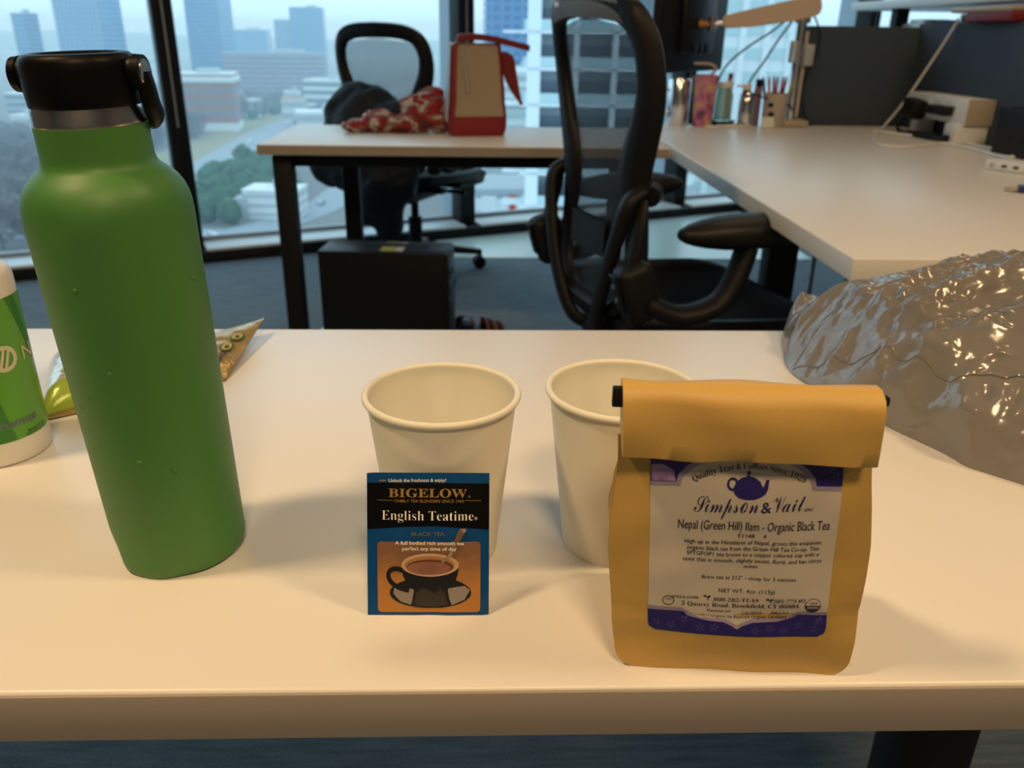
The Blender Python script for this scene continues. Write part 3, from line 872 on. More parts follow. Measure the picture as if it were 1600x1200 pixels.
for a_, z_, r_ in ((-85, 0.078, 0.0016), (-60, 0.070, 0.0017), (-13, 0.170, 0.0013), (-101, 0.174, 0.0013), (-91, 0.130, 0.0011), (-17, 0.136, 0.0012), (-115, 0.116, 0.0010), (-127, 0.108, 0.0010)):
    bm = NB(); ball(bm, (0, 0, 0), r_, 2, (1, 1, 0.45))
    q = Vector((0, 0, 1)).rotation_difference(Vector((math.cos(R(a_)), math.sin(R(a_)), 0)))
    bmesh.ops.rotate(bm, cent=(0, 0, 0), matrix=q.to_matrix(), verts=bm.verts[:])
    rr = body_r(z_)
    bmesh.ops.translate(bm, vec=(rr * math.cos(R(a_)), rr * math.sin(R(a_)), z_), verts=bm.verts[:])
    obj('paint_blister', bm, M['green_paint'], bt, smooth=60)

# ------------------------------------------------------------------ paper cups
def cup(label, x, y):
    t = thing('paper_cup', label, 'cup', (x, y, TOP), 0, 'white paper cups on the near desk')
    H_, r0, r1 = 0.1045, 0.0312, 0.0424
    pr = [(0.0, 0.006), (r0 - 0.0022, 0.006), (r0 - 0.0018, 0.0), (r0 - 0.0004, 0.0), (r0, 0.0012)]
    pr += [(r0 + (r1 - r0) * k / 14, 0.0012 + (H_ - 0.0045) * k / 14) for k in range(1, 15)]
    top = H_ - 0.0033
    for k in range(0, 11):
        a = R(-100 + 28 * k)
        pr.append((r1 + 0.0006 + 0.0020 * math.cos(a), top + 0.0010 + 0.0020 * math.sin(a)))
    pr += [(r1 - 0.0010 - (r1 - r0) * k / 14, top - 0.001 - (H_ - 0.012) * k / 14) for k in range(0, 15)]
    pr += [(0.0, top - 0.001 - (H_ - 0.012))]
    bm = NB(); lathe(bm, pr, 88)
    obj('cup_wall', bm, M['cup'], t, smooth=50)
    bm = NB()
    def seam(u, v):
        z = 0.003 + v * (H_ - 0.010); r_ = r0 + (r1 - r0) * z / (H_ - 0.004) + 0.0002
        a = R(40) + u * 0.12
        return (r_ * math.cos(a), r_ * math.sin(a), z)
    grid(bm, seam, 2, 4); obj('paper_seam', bm, M['cup'], t)
    return t
cup('white paper cup standing behind the blue tea packet', -0.0255, 0.4285)
cup('white paper cup half hidden behind the kraft tea bag', 0.0785, 0.4350)

# ------------------------------------------------------------------ foil tea packet leaning on the cup
PW, PH, PL = 0.0652, 0.0775, R(18)
pk = thing('tea_packet', 'blue and black foil tea packet with cup picture leaning on a paper cup', 'tea packet', (-0.0315, 0.3628, TOP), R(-0.8))
def pk_map(u, v, off):
    x = (u - 0.5) * PW; s = v * PH
    b = 0.0022 * (1 - (2 * u - 1) ** 4) * math.sin(PI * max(0, min(1, v))) + 0.0006 * noise.noise(Vector((u * 5, v * 5, 2)))
    o_ = b + off
    return Vector((x, s * math.sin(PL) - o_ * math.cos(PL), s * math.cos(PL) + o_ * math.sin(PL) + 0.0004))
bm = NB()
def pk_body(u, v):
    # loop around the packet: front then back
    if u < 0.5: return pk_map(u * 2, v, 0)
    q = pk_map(2 - u * 2, v, 0); p0 = pk_map(2 - u * 2, v, 0)
    uu = 2 - u * 2
    bb = 0.0005 + 0.003 * (1 - (2 * uu - 1) ** 4) * math.sin(PI * v) 
    f = pk_map(uu, v, 0)
    x = (uu - 0.5) * PW; s = v * PH
    return Vector((x, s * math.sin(PL) + bb * math.cos(PL), s * math.cos(PL) - bb * math.sin(PL) + 0.0006))
grid(bm, pk_body, 40, 24, closed_u=True)
obj('foil_pouch', bm, M['foil_blue'], pk, smooth=60)
arc = [(0.002 + 0.994 * k / 20, 0.609 + 0.028 * math.sin(PI * k / 20)) for k in range(21)]
decal(pk, 'black_panel', [(0.998, 0.932), (0.002, 0.934)] + arc, M['foil_black'], pk_map, 0.00025, 16, 6)
m, n, l, p = node_mat('printed_wood_picture')
tc = n.new('ShaderNodeTexCoord'); sp = n.new('ShaderNodeSeparateXYZ'); l.new(tc.outputs['Object'], sp.inputs[0])
mr = n.new('ShaderNodeMapRange'); mr.inputs[1].default_value = 0.0; mr.inputs[2].default_value = 0.041; l.new(sp.outputs['Z'], mr.inputs[0])
tx = n.new('ShaderNodeTexNoise'); tx.inputs['Scale'].default_value = 160; tx.inputs['Detail'].default_value = 5; l.new(tc.outputs['Object'], tx.inputs[0])
mm_ = n.new('ShaderNodeMath'); mm_.operation = 'MULTIPLY_ADD'; mm_.inputs[1].default_value = 0.35; l.new(tx.outputs['Fac'], mm_.inputs[0]); l.new(mr.outputs[0], mm_.inputs[2])
rp = n.new('ShaderNodeValToRGB'); rp.color_ramp.elements[0].position = 0.15; rp.color_ramp.elements[1].position = 1.15
rp.color_ramp.elements[0].color = (0.44, 0.19, 0.030, 1); rp.color_ramp.elements[1].color = (0.20, 0.105, 0.055, 1)
e = rp.color_ramp.elements.new(0.6); e.color = (0.42, 0.19, 0.05, 1)
l.new(mm_.outputs[0], rp.inputs[0]); l.new(rp.outputs[0], p.inputs['Base Color']); p.inputs['Roughness'].default_value = 0.3
M['print_wood'] = m
decal(pk, 'printed_picture', rounded(0.085, 0.022, 0.93, 0.528, 0.03), M['print_wood'], pk_map, 0.00025, 12, 6)
o1 = 0.00045
decal(pk, 'printed_saucer', ellipse(0.52, 0.165, 0.335, 0.112), M['mug_black'], pk_map, o1, 8, 4)
decal(pk, 'printed_saucer_sheen', [(0.225, 0.215), (0.39, 0.19), (0.375, 0.115), (0.355, 0.078), (0.27, 0.105), (0.215, 0.16)], M['saucer_grey'], pk_map, o1 + 0.0001, 3, 2)
decal(pk, 'printed_saucer_sheen', [(0.66, 0.195), (0.80, 0.215), (0.845, 0.185), (0.80, 0.115), (0.695, 0.075), (0.675, 0.12)], M['saucer_grey'], pk_map, o1 + 0.0001, 3, 2)
body_ = [(0.285, 0.345), (0.295, 0.29), (0.33, 0.225), (0.385, 0.185), (0.372, 0.125), (0.365, 0.072), (0.44, 0.056), (0.61, 0.056), (0.685, 0.073), (0.67, 0.125), (0.66, 0.187), (0.715, 0.23), (0.742, 0.29), (0.752, 0.345)]
decal(pk, 'printed_mug', body_, M['mug_black'], pk_map, o1 + 0.0002, 6, 4)
decal(pk, 'printed_mug_reflection', [(0.40, 0.165), (0.45, 0.20), (0.515, 0.185), (0.56, 0.16), (0.60, 0.195), (0.64, 0.16), (0.66, 0.08), (0.54, 0.066), (0.395, 0.08)], M['saucer_olive'], pk_map, o1 + 0.0003, 4, 3)
bm = NB()
hp = [(0.300, 0.325), (0.245, 0.338), (0.200, 0.330), (0.176, 0.302), (0.182, 0.262), (0.215, 0.228), (0.270, 0.200), (0.345, 0.182)]
P3 = spline([(a, b, 0) for a, b in hp], 5)
rows = []
for i, q in enumerate(P3):
    d = (P3[min(i + 1, len(P3) - 1)] - P3[max(i - 1, 0)]).normalized(); nn = Vector((-d.y, d.x, 0)) * 0.017
    rows.append((bm.verts.new(pk_map(q.x - nn.x, q.y - nn.y, o1 + 0.0002)), bm.verts.new(pk_map(q.x + nn.x, q.y + nn.y, o1 + 0.0002))))
for a, b in zip(rows, rows[1:]): bm.faces.new((a[0], a[1], b[1], b[0]))
obj('printed_mug_handle', bm, M['mug_black'], pk, 'raw')
decal(pk, 'printed_mug_rim', ellipse(0.519, 0.366, 0.236, 0.083), M['mug_cream'], pk_map, o1 + 0.0004, 8, 3)
decal(pk, 'printed_mug_inside', ellipse(0.515, 0.364, 0.205, 0.066), M['mug_tan'], pk_map, o1 + 0.0005, 8, 3)
decal(pk, 'printed_tea_edge', ellipse(0.517, 0.353, 0.190, 0.053), M['tea_dark'], pk_map, o1 + 0.0006, 8, 3)
decal(pk, 'printed_tea', ellipse(0.508, 0.346, 0.180, 0.046), M['tea'], pk_map, o1 + 0.0007, 8, 3)
decal(pk, 'printed_spoon', [(0.600, 0.380), (0.618, 0.376), (0.690, 0.430), (0.795, 0.585), (0.815, 0.612), (0.808, 0.622), (0.765, 0.624), (0.748, 0.610), (0.672, 0.445)], M['spoon'], pk_map, o1 + 0.0008, 3, 4)
for body, u0, v0, u1, v1, cap_, mt, th, stl in (
    ('Unlock the freshness & enjoy!', 0.182, 0.943, 0.647, 0.946, 0.023, 'white_ink', 0.004, None),
    ('BIGELOW', 0.181, 0.841, 0.819, 0.838, 0.058, 'gold', 0.004, SERIF),
    ('®', 0.825, 0.838, 0.848, 0.838, 0.016, 'gold', 0, None),
    ('FAMILY TEA BLENDERS SINCE 1945', 0.233, 0.805, 0.793, 0.803, 0.0196, 'gold', 0.003, None),
    ('English Teatime', 0.126, 0.684, 0.872, 0.680, 0.062, 'white_ink', -0.015, SERIF),
    ('®', 0.880, 0.684, 0.904, 0.684, 0.020, 'white_ink', 0, None),
    ('BLACK TEA', 0.368, 0.574, 0.639, 0.575, 0.0255, 'gold_dull', 0.012, None),
    ('A full bodied rich smooth tea', 0.235, 0.512, 0.796, 0.510, 0.0255, 'white_ink', 0.010, None),
    ('perfect any time of day', 0.292, 0.473, 0.735, 0.471, 0.0255, 'white_ink', 0.010, None)):
    lettering(pk, body, M[mt], lambda u, v, o: pk_map(u, v, o), (u0, v0), (u1, v1), cap_, 0.0016, th, stl, cut=4)
for a, b in ((0.087, 0.221), (0.802, 0.935)):
    decal(pk, 'printed_rule', [(a, 0.815), (b, 0.814), (b, 0.8175), (a, 0.8185)], M['gold'], pk_map, 0.0008, 3)
decal(pk, 'printed_arrow', [(0.100, 0.945), (0.135, 0.945), (0.135, 0.940), (0.165, 0.950), (0.135, 0.960), (0.135, 0.955), (0.100, 0.955)], M['gold_dull'], pk_map, 0.0008)

# ------------------------------------------------------------------ kraft bag of loose tea
kb = thing('tea_bag', 'brown kraft paper bag of loose tea with rolled top and cream label', 'paper bag', (0.1212, 0.3195, TOP), R(-4.6))
def lerp_t(tab, z):
    for (a, b), (c, d) in zip(tab, tab[1:]):
        if z <= c: 
            k = max(0, (z - a) / (c - a)); k = k * k * (3 - 2 * k); return b + (d - b) * k
    return tab[-1][1]
HW = [(0, 0.0555), (0.03, 0.0575), (0.07, 0.0590), (0.12, 0.0545), (0.15, 0.0545)]
DP = [(0, 0.072), (0.02, 0.074), (0.055, 0.056), (0.09, 0.030), (0.12, 0.010), (0.15, 0.004)]
def kshift(z): return -0.062 * z
def kfront(x, z):
    hw = lerp_t(HW, z); k = max(0, 1 - (x / hw) ** 2)
    zz = min(1, max(0, z / 0.125))
    return -0.0055 * k * math.sin(PI * zz) - 0.0012 * math.sin(zz * 9.0 + 0.6) * (0.4 + 0.6 * k) - 0.0015 * noise.noise(Vector((x * 40, z * 55, 0.3))) + 0.0007 * math.exp(-((z - 0.036 - 0.03 * x) / 0.0012) ** 2)
def k_map(x, z, off): return Vector((x + kshift(z), kfront(x, z) - off, z))
bm = NB()
rc = 0.010
def k_panel(side):
    def f(u, v):
        z = v * 0.128; hw = lerp_t(HW, z) + 0.0012
        if z < rc: hw -= rc - math.sqrt(max(0, rc * rc - (rc - z) ** 2))
        x = (u * 2 - 1) * hw
        q = k_map(x, z, 0.0); q.y += side
        return q
    return f
def vv(v): return v ** 1.6
fr, bk_ = k_panel(0.0), k_panel(0.0007)
grid(bm, lambda u, v: fr(u, vv(v)), 30, 34); grid(bm, lambda u, v: bk_(u, vv(v)), 30, 34)
obj('front_panel', bm, M['kraft'], kb, smooth=50)
bm = NB()
def k_body(u, v):
    z = v * 0.130; hw = lerp_t(HW, z) - 0.0004; d = lerp_t(DP, z)
    if z < rc: hw -= rc - math.sqrt(max(0, rc * rc - (rc - z) ** 2))
    gi = 0.013 * min(1, z / 0.03) if z < 0.1 else 0.013
    P = [(-hw, 0.0008), (-hw + gi, d * 0.5), (-hw + 0.001, d), (hw - 0.001, d), (hw - gi, d * 0.5), (hw, 0.0008)]
    s = u * 5; i = min(4, int(s)); k = s - i
    x = P[i][0] + (P[i + 1][0] - P[i][0]) * k; y = P[i][1] + (P[i + 1][1] - P[i][1]) * k
    y0 = kfront(max(-hw, min(hw, x)), z)
    return Vector((x + kshift(z), y0 * (1 - min(1, y / max(d, 0.004))) + y + 0.0006 * noise.noise(Vector((x * 50, y * 60, z * 60))), z + 0.0004))
grid(bm, k_body, 40, 26)
obj('gusset_body', bm, M['kraft'], kb, smooth=28)
bm = NB(); bx(bm, (0, 0.036, 0.0010), (0.090, 0.062, 0.0012)); obj('bag_base', bm, M['kraft'], kb)
RP = [(-0.0040, 0.1236), (-0.0112, 0.1228), (-0.0124, 0.1233), (-0.0133, 0.1300), (-0.0136, 0.1390), (-0.0130, 0.1480), (-0.0105, 0.1535), (-0.0055, 0.1560), (0.0005, 0.1550), (0.0050, 0.1500), (0.0065, 0.1400), (0.0060, 0.1280), (0.0030, 0.1235)]
bm = NB()
rows = []
NX = 36
for i in range(NX + 1):
    x = -0.0545 + 0.1075 * i / NX
    ring = []
    for j, (y, z) in enumerate(RP):
        w_ = 0.0010 * noise.noise(Vector((x * 45, j * 0.45, 1.5))) + 0.0006 * math.sin(x * 90 + j)
        ring.append(bm.verts.new((x + kshift(z) + 0.0006 * (z - 0.12) * 10, y + w_, z + w_ * 0.5)))
    rows.append(ring)
nr = len(RP)
for a, b in zip(rows, rows[1:]):
    for j in range(nr): bm.faces.new((a[j], a[(j + 1) % nr], b[(j + 1) % nr], b[j]))
bm.faces.new(rows[0]); bm.faces.new(rows[-1][::-1])
obj('rolled_top', bm, M['kraft'], kb, smooth=60)
for x in (-0.0560, 0.0537):
    sx = x + kshift(0.150)
    obj('tin_tie', box((sx, -0.006, 0.1490 if x < 0 else 0.151), (0.0050, 0.004, 0.0088 if x < 0 else 0.004), bevel=0.0006), M['black_plastic'], kb)

LW, LH, LZ = 0.0845, 0.0955, 0.0250
def lab(u, v, off): return k_map((u - 0.5) * LW + 0.0008, LZ + v * LH, off + 0.0003)
decal(kb, 'paper_label', rounded(0, 0, 1, 1, 0.045, 5, (0, 0, 1, 1)), M['label_cream'], lab, 0.0, 24, 24)
o1 = 0.00022
crn = [(0.0, 1.0), (0.0, 0.862), (0.135, 0.866), (0.145, 0.905), (0.190, 0.948), (0.235, 0.972), (0.30, 0.985), (0.36, 1.0)]
brd = [(0.0, 1.0), (0.0, 0.838), (0.157, 0.842), (0.165, 0.885), (0.205, 0.925), (0.25, 0.952), (0.31, 0.968), (0.42, 1.0)]
fl_ = lambda P_: [(1 - a, b) for a, b in P_]
decal(kb, 'label_border', brd, M['lilac'], lab, o1, 6, 4); decal(kb, 'label_border', fl_(brd), M['lilac'], lab, o1, 6, 4)
decal(kb, 'label_corner', crn, M['navy'], lab, 2 * o1, 6, 4); decal(kb, 'label_corner', fl_(crn), M['navy'], lab, 2 * o1, 6, 4)
decal(kb, 'label_sheen', [(0.004, 0.945), (0.004, 0.864), (0.130, 0.868), (0.120, 0.925), (0.06, 0.95)], M['purple'], lab, 3 * o1, 2, 2)  # sheen painted in violet over one navy corner
foot_ = [(0.0, 0.128), (0.19, 0.130), (0.245, 0.098), (0.33, 0.086), (0.42, 0.083), (0.463, 0.065), (0.495, 0.046), (0.53, 0.066), (0.58, 0.085), (0.72, 0.092), (0.79, 0.110), (0.835, 0.137), (1.0, 0.132)]
base_r = [(1.0, 0.045), (0.99, 0.02), (0.955, 0.003), (0.045, 0.003), (0.01, 0.02), (0.0, 0.045)]
decal(kb, 'label_border', [(a, b + 0.020) for a, b in foot_] + [(1.0, 0.06), (0.0, 0.06)], M['lilac'], lab, o1, 14, 3)
decal(kb, 'label_footer', foot_ + base_r, M['navy'], lab, 2 * o1, 14, 3)
for k, (a, b) in enumerate(((0.05, 0.06), (0.13, 0.045), (0.20, 0.085), (0.29, 0.045), (0.37, 0.05), (0.60, 0.04), (0.68, 0.055), (0.76, 0.04), (0.84, 0.075), (0.93, 0.055), (0.955, 0.10), (0.93, 0.95), (0.96, 0.91))):
    ring_decal(kb, 'label_ornament', a, b, 0.014, 0.012, 0.004, M['pattern'], lab, 3 * o1, 12)
    for q in range(5):
        aa = q * 2 * PI / 5 + k
        ring_decal(kb, 'label_ornament', a + 0.021 * math.cos(aa), b + 0.019 * math.sin(aa), 0.006, 0.0055, 0.003, M['pattern'], lab, 3 * o1, 8)
lt = 2.5 * o1
TXT = (('Nepal (Green Hill) Ilam - Organic Black Tea', 0.151, 0.618, 0.954, 0.636, 0.050, 0.0, None), ('T1148', 0.466, 0.581, 0.558, 0.584, 0.0215, 0.004, None), ('4', 0.605, 0.585, 0.620, 0.586, 0.0215, 0.004, None),
    ('High up in the Himalayas of Nepal, grows this exquisite,', 0.188, 0.537, 0.923, 0.554, 0.0225, 0.004, None), ('organic black tea from the Green Hill Tea Co-op. This', 0.202, 0.503, 0.913, 0.519, 0.0225, 0.004, None),
    ('SFTGFOP1 tea brews to a copper colored cup with a', 0.203, 0.472, 0.915, 0.485, 0.022, 0.004, None), ('taste that is smooth, slightly sweet, floral, and has citrus', 0.181, 0.438, 0.934, 0.448, 0.022, 0.004, None),
    ('notes', 0.514, 0.410, 0.588, 0.413, 0.021, 0.004, None), ('Brew tea at 212° - steep for 3 minutes', 0.290, 0.338, 0.801, 0.344, 0.021, 0.002, None), ('NET WT. 4oz. (113g)', 0.385, 0.263, 0.692, 0.268, 0.0215, 0.002, None),
    ('svtea.com', 0.128, 0.209, 0.277, 0.213, 0.021, -0.006, SERIF), ('800-282-TEAS', 0.360, 0.207, 0.608, 0.214, 0.021, -0.006, SERIF), ('203-775-02', 0.688, 0.212, 0.868, 0.215, 0.020, -0.006, SERIF),
    ('3 Quarry Road, Brookfield, CT 06804', 0.184, 0.170, 0.834, 0.181, 0.023, -0.008, SERIF), ('Packed on', 0.328, 0.142, 0.457, 0.146, 0.015, 0.006, None), ('1/6/2026', 0.523, 0.135, 0.631, 0.138, 0.0175, 0.004, None),
    ('88633', 0.682, 0.140, 0.778, 0.141, 0.0165, 0.004, None), ('Certified Organic by Baystate Organic Certifiers', 0.243, 0.106, 0.773, 0.112, 0.0160, 0.004, None))
for body, u0, v0, u1, v1, cp, th, stl in TXT:
    lettering(kb, body, M['ink'], lambda u, v, o: lab(u, v, o), (u0, v0), (u1, v1), cp, lt, th, stl, cut=8)
lettering(kb, 'Quality Teas & Coffees Since 1929', M['ink'], lab, (0.224, 0.872), (0.801, 0.880), 0.0285, lt, -0.006, SERIF, cut=24, arc=0.062)
for body, u0, v0, u1, v1, cp, stl in (('Simpson', 0.231, 0.715, 0.563, 0.729, 0.083, SCRIPT), ('&', 0.580, 0.728, 0.632, 0.731, 0.054, None), ('Vail', 0.640, 0.732, 0.812, 0.739, 0.083, SCRIPT), ('INC.', 0.812, 0.737, 0.862, 0.739, 0.015, SERIF)):
    lettering(kb, body, M['ink_blue'], lab, (u0, v0), (u1, v1), cp, lt, 0.0 if stl is SCRIPT else 0.002, stl, cut=6, ref={'Simpson': 'S', 'Vail': 'V'}.get(body))
tp = [(0.430, 0.845), (0.438, 0.820), (0.462, 0.800), (0.500, 0.793), (0.545, 0.795), (0.580, 0.808), (0.600, 0.822), (0.612, 0.845), (0.618, 0.888), (0.604, 0.890), (0.594, 0.862), (0.584, 0.852), (0.572, 0.878), (0.545, 0.896), (0.520, 0.902), (0.512, 0.908), (0.523, 0.920), (0.512, 0.932), (0.501, 0.920), (0.508, 0.908), (0.500, 0.902), (0.470, 0.895), (0.446, 0.876)]
decal(kb, 'printed_teapot', tp, M['navy'], lab, lt, 6, 4)
ring_decal(kb, 'printed_teapot_handle', 0.428, 0.866, 0.030, 0.032, 0.011, M['navy'], lab, lt, 24)
ring_decal(kb, 'printed_seal', 0.111, 0.193, 0.033, 0.029, 0.004, M['ink'], lab, lt, 28)
lettering(kb, 'OU', M['ink'], lab, (0.095, 0.194), (0.127, 0.194), 0.015, lt, 0.0)
decal(kb, 'printed_seal', ellipse(0.912, 0.196, 0.044, 0.040), M['ink'], lab, lt)
decal(kb, 'printed_seal_half', ellipse(0.912, 0.197, 0.040, 0.036, 20, 0.0, PI), M['label_cream'], lab, lt + 0.0001)
lettering(kb, 'USDA', M['ink'], lab, (0.888, 0.203), (0.937, 0.203), 0.017, lt + 0.0002, 0.01)
lettering(kb, 'ORGANIC', M['label_cream'], lab, (0.879, 0.180), (0.945, 0.180), 0.012, lt + 0.0002, 0.01)
for a, b in ((0.318, 0.226), (0.662, 0.224)):
    decal(kb, 'printed_leaf', [(a - 0.016, b + 0.010), (a - 0.004, b + 0.014), (a + 0.006, b + 0.004), (a - 0.006, b + 0.001)], M['ink'], lab, lt)
    decal(kb, 'printed_leaf', [(a + 0.006, b + 0.006), (a + 0.022, b + 0.014), (a + 0.024, b + 0.002), (a + 0.010, b - 0.004)], M['ink'], lab, lt)
    decal(kb, 'printed_leaf', [(a + 0.004, b + 0.004), (a + 0.008, b + 0.004), (a + 0.018, b - 0.016), (a + 0.014, b - 0.016)], M['ink'], lab, lt)

# ------------------------------------------------------------------ lotion bottle at the edge of the picture
lo = thing('lotion_bottle', 'white frosted lotion bottle with bright green label beside the steel bottle', 'bottle', (-0.3613, 0.5572, TOP))
LR0, LR1 = 0.0341, 0.0330
def lr(z): return LR0 + (LR1 - LR0) * z / 0.13
bm = NB(); lathe(bm, [(0, 0.001), (0.030, 0.0), (0.0330, 0.0010), (0.0340, 0.004), (lr(0.01), 0.010), (lr(0.125), 0.125), (0.0327, 0.1320), (0.0310, 0.1375), (0.0270, 0.1405), (0.0170, 0.1425), (0.0140, 0.1430), (0.0140, 0.149), (0, 0.149)], 64)
obj('bottle_body', bm, M['frost'], lo, smooth=50)
bm = NB(); lathe(bm, [(0.0, 0.1432), (0.0158, 0.1432), (0.0160, 0.145), (0.0156, 0.166), (0.0145, 0.1675), (0, 0.1675)], 40)
obj('flip_cap', bm, M['white_plastic'], lo, smooth=40)
def lo_map(u, v, off):                       # u in degrees round the bottle
    r_ = lr(v) + 0.0002 + off; return Vector((r_ * math.cos(R(u)), r_ * math.sin(R(u)), v))
bm = NB(); grid(bm, lambda u, v: lo_map(-180 + 360 * u, 0.0185 + v * 0.1015, 0.0), 72, 6, closed_u=False)
obj('wrap_label', bm, M['label_green'], lo, smooth=60)
decal(lo, 'printed_stripe', [(-14, 0.1198), (2, 0.1198), (22, 0.074), (16, 0.070), (4, 0.090)], M['label_green_dark'], lo_map, 0.0003, 8, 3)
decal(lo, 'printed_stripe', [(-70, 0.0188), (-38, 0.0188), (-48, 0.052), (-62, 0.060)], M['label_green_dark'], lo_map, 0.0003, 6, 3)
kk = 180 / PI / 0.0336

bm = NB()
A = [bm.verts.new(lo_map(-31.5 + 0.0064 * kk * math.cos(q * PI / 18), 0.0790 + 0.0064 * math.sin(q * PI / 18), 0.0005)) for q in range(36)]
B = [bm.verts.new(lo_map(-31.5 + 0.0094 * kk * math.cos(q * PI / 18), 0.0790 + 0.0094 * math.sin(q * PI / 18), 0.0005)) for q in range(36)]
for q in range(36): bm.faces.new((A[q], B[q], B[(q + 1) % 36], A[(q + 1) % 36]))
obj('printed_ring', bm, M['label_pale'], lo, 'raw')
for dx in (-2.6, 3.6):
    decal(lo, 'printed_slash', [(-37 + dx, 0.0722), (-33.5 + dx, 0.0722), (-26 + dx, 0.0855), (-29.5 + dx, 0.0855)], M['label_pale'], lo_map, 0.0005, 3, 3)
lettering(lo, 'N', M['label_pale'], lo_map, (-6, 0.0735), (13, 0.0735), 0.0100, 0.0005, 0.0, cut=6)
lettering(lo, 'Z', M['label_pale'], lo_map, (-78, 0.0735), (-56, 0.0735), 0.0100, 0.0005, 0.0, cut=6)
lettering(lo, 'romos', M['label_grey'], lo_map, (-55, 0.0290), (-7, 0.0290), 0.0066, 0.0005, 0.022, cut=16, shear=0.25)
lettering(lo, 'MADE IN USA', M['ink'], lo_map, (-24, 0.0220), (5, 0.0220), 0.0014, 0.0005, 0.008, cut=8)
lettering(lo, 'NET WT 4 OZ', M['ink'], lo_map, (-27, 0.0195), (4, 0.0195), 0.0016, 0.0005, 0.008, cut=8)

# ------------------------------------------------------------------ snack pouch lying behind the bottles
sk = thing('snack_pouch', 'gold and lime foil snack pouch lying behind the green bottle', 'snack bag', (-0.30, 0.70, TOP))
QA, QB, QC, QD = Vector((-0.054, -0.096, 0)), Vector((0.066, -0.012, 0)), Vector((0.072, 0.112, 0)), Vector((-0.104, 0.022, 0))
def sk_h(u, v):
    e_ = (max(0, 1 - abs(2 * u - 1) ** 5)) ** 0.5 if u < 0.5 else max(0, 1 - (2 * u - 1) ** 2) ** 0.8
    f_ = (max(0, 1 - abs(2 * v - 1) ** 4)) ** 0.55
    return 0.034 * e_ * f_ * (1 - 0.35 * u) + 0.0022 * noise.noise(Vector((u * 9, v * 9, 4))) * e_ * f_
def sk_map(u, v, off):
    p_ = (QA * (1 - u) + QB * u) * (1 - v) + (QD * (1 - u) + QC * u) * v
    lift = 0.018 * max(0, u - 0.78) / 0.22 * v
    return p_ + Vector((0, 0, sk_h(u, v) + 0.0012 + off + lift))
bm = NB(); grid(bm, lambda u, v: sk_map(u, v, 0), 44, 120)
grid(bm, lambda u, v: sk_map(u, v, 0) * 1.0 - Vector((0, 0, sk_h(u, v) + 0.0008)), 12, 12)
obj('pouch', bm, M['foil_gold'], sk, smooth=60)
bm = NB(); grid(bm, lambda u, v: sk_map(0.015 + u * 0.40, 0.004 + v * 0.14, 0.0008), 16, 14); obj('lime_side', bm, M['foil_lime'], sk, smooth=60)
bm = NB(); grid(bm, lambda u, v: sk_map(0.015 + u * 0.44, 0.145 + v * 0.78, 0.0008), 18, 24); obj('silver_front', bm, M['foil_silver'], sk, smooth=60)
decal(sk, 'printed_leaf', [(0.20, 0.30), (0.30, 0.40), (0.42, 0.42), (0.36, 0.30)], M['foil_lime'], sk_map, 0.0016, 4, 4)
decal(sk, 'printed_leaf', [(0.10, 0.24), (0.17, 0.34), (0.22, 0.26), (0.14, 0.20)], M['foil_lime'], sk_map, 0.0016, 4, 4)
decal(sk, 'printed_oval', ellipse(0.27, 0.155, 0.07, 0.028), M['navy'], sk_map, 0.0016, 4, 4)
for a, b in ((0.915, 0.42), (0.935, 0.60)):
    decal(sk, 'printed_avocado', ellipse(a, b, 0.036, 0.075), M['avo_dark'], sk_map, 0.0016, 4, 4)
    decal(sk, 'printed_avocado_flesh', ellipse(a, b, 0.026, 0.056), M['avo_light'], sk_map, 0.0022, 4, 4)
    decal(sk, 'printed_avocado_stone', ellipse(a + 0.003, b - 0.012, 0.012, 0.024), M['bark'] if 'bark' in M else C['bark'], sk_map, 0.0028, 2, 2)
lettering(sk, 'PURPO', M['ink'], lambda u, v, o: sk_map(0.935 - v, 0.05 + u, o), (0.0, 0.0), (0.28, 0.0), 0.030, 0.0020, 0.02, cut=4)

# ------------------------------------------------------------------ crumpled grey carrier bag
pb = thing('plastic_bag', 'crumpled translucent grey plastic bag lying on the near desk', 'plastic bag', (0.30, 0.65, TOP))
def ridge(p_): return 1 - 2.4 * abs(noise.noise(p_))
def pb_pt(u, v):
    # u along the bag (0 = pointed tip), v across from front edge to back edge
    x = -0.014 + 0.42 * u
    yf = 0.055 - 0.170 * min(1, u / 0.16) ** 0.75 - 0.42 * min(max(0, u - 0.14), 0.2)
    yb = 0.080 + 0.115 * min(1, (u / 0.10)) ** 0.7 + 0.02 * u
    y = yf + (yb - yf) * v
    hmax = 0.088 * (1 - math.exp(-u / 0.12)) * (1 + 0.12 * u)
    s = 2 * v - 1
    h = hmax * max(0, 1 - abs(s) ** 2.4) ** 0.62
    e_ = min(1, h / 0.02)
    q = Vector((x, y, 0))
    w_ = Vector((noise.noise(q * 9), noise.noise(q * 9 + Vector((3, 9, 1))), 0)) * 0.25
    a = Vector((x * 5 + y * 3.0 + 2, y * 17 - x * 6, 0.7)) + w_      # long folds running along the bag
    b_ = Vector((x * 22 - y * 14, y * 26 + x * 8, 3.1)) + w_ * 2     # cross creases
    c_ = Vector((x * 70, y * 75, 5.0))
    mask = max(0, min(1, 0.5 + 2.2 * noise.noise(q * 7 + Vector((1, 5, 2)))))
    h += e_ * (0.0165 * ridge(a) + 0.0100 * ridge(b_) * (0.35 + 0.65 * mask) + 0.0030 * ridge(c_) * (0.4 + 0.6 * mask))
    return Vector((x + 0.004 * noise.noise(q * 14), y + 0.008 * noise.noise(q * 12 + Vector((7, 7, 7))) * e_, max(0.0012, h)))
bm = NB(); grid(bm, lambda u, v: pb_pt(u, v), 190, 140)
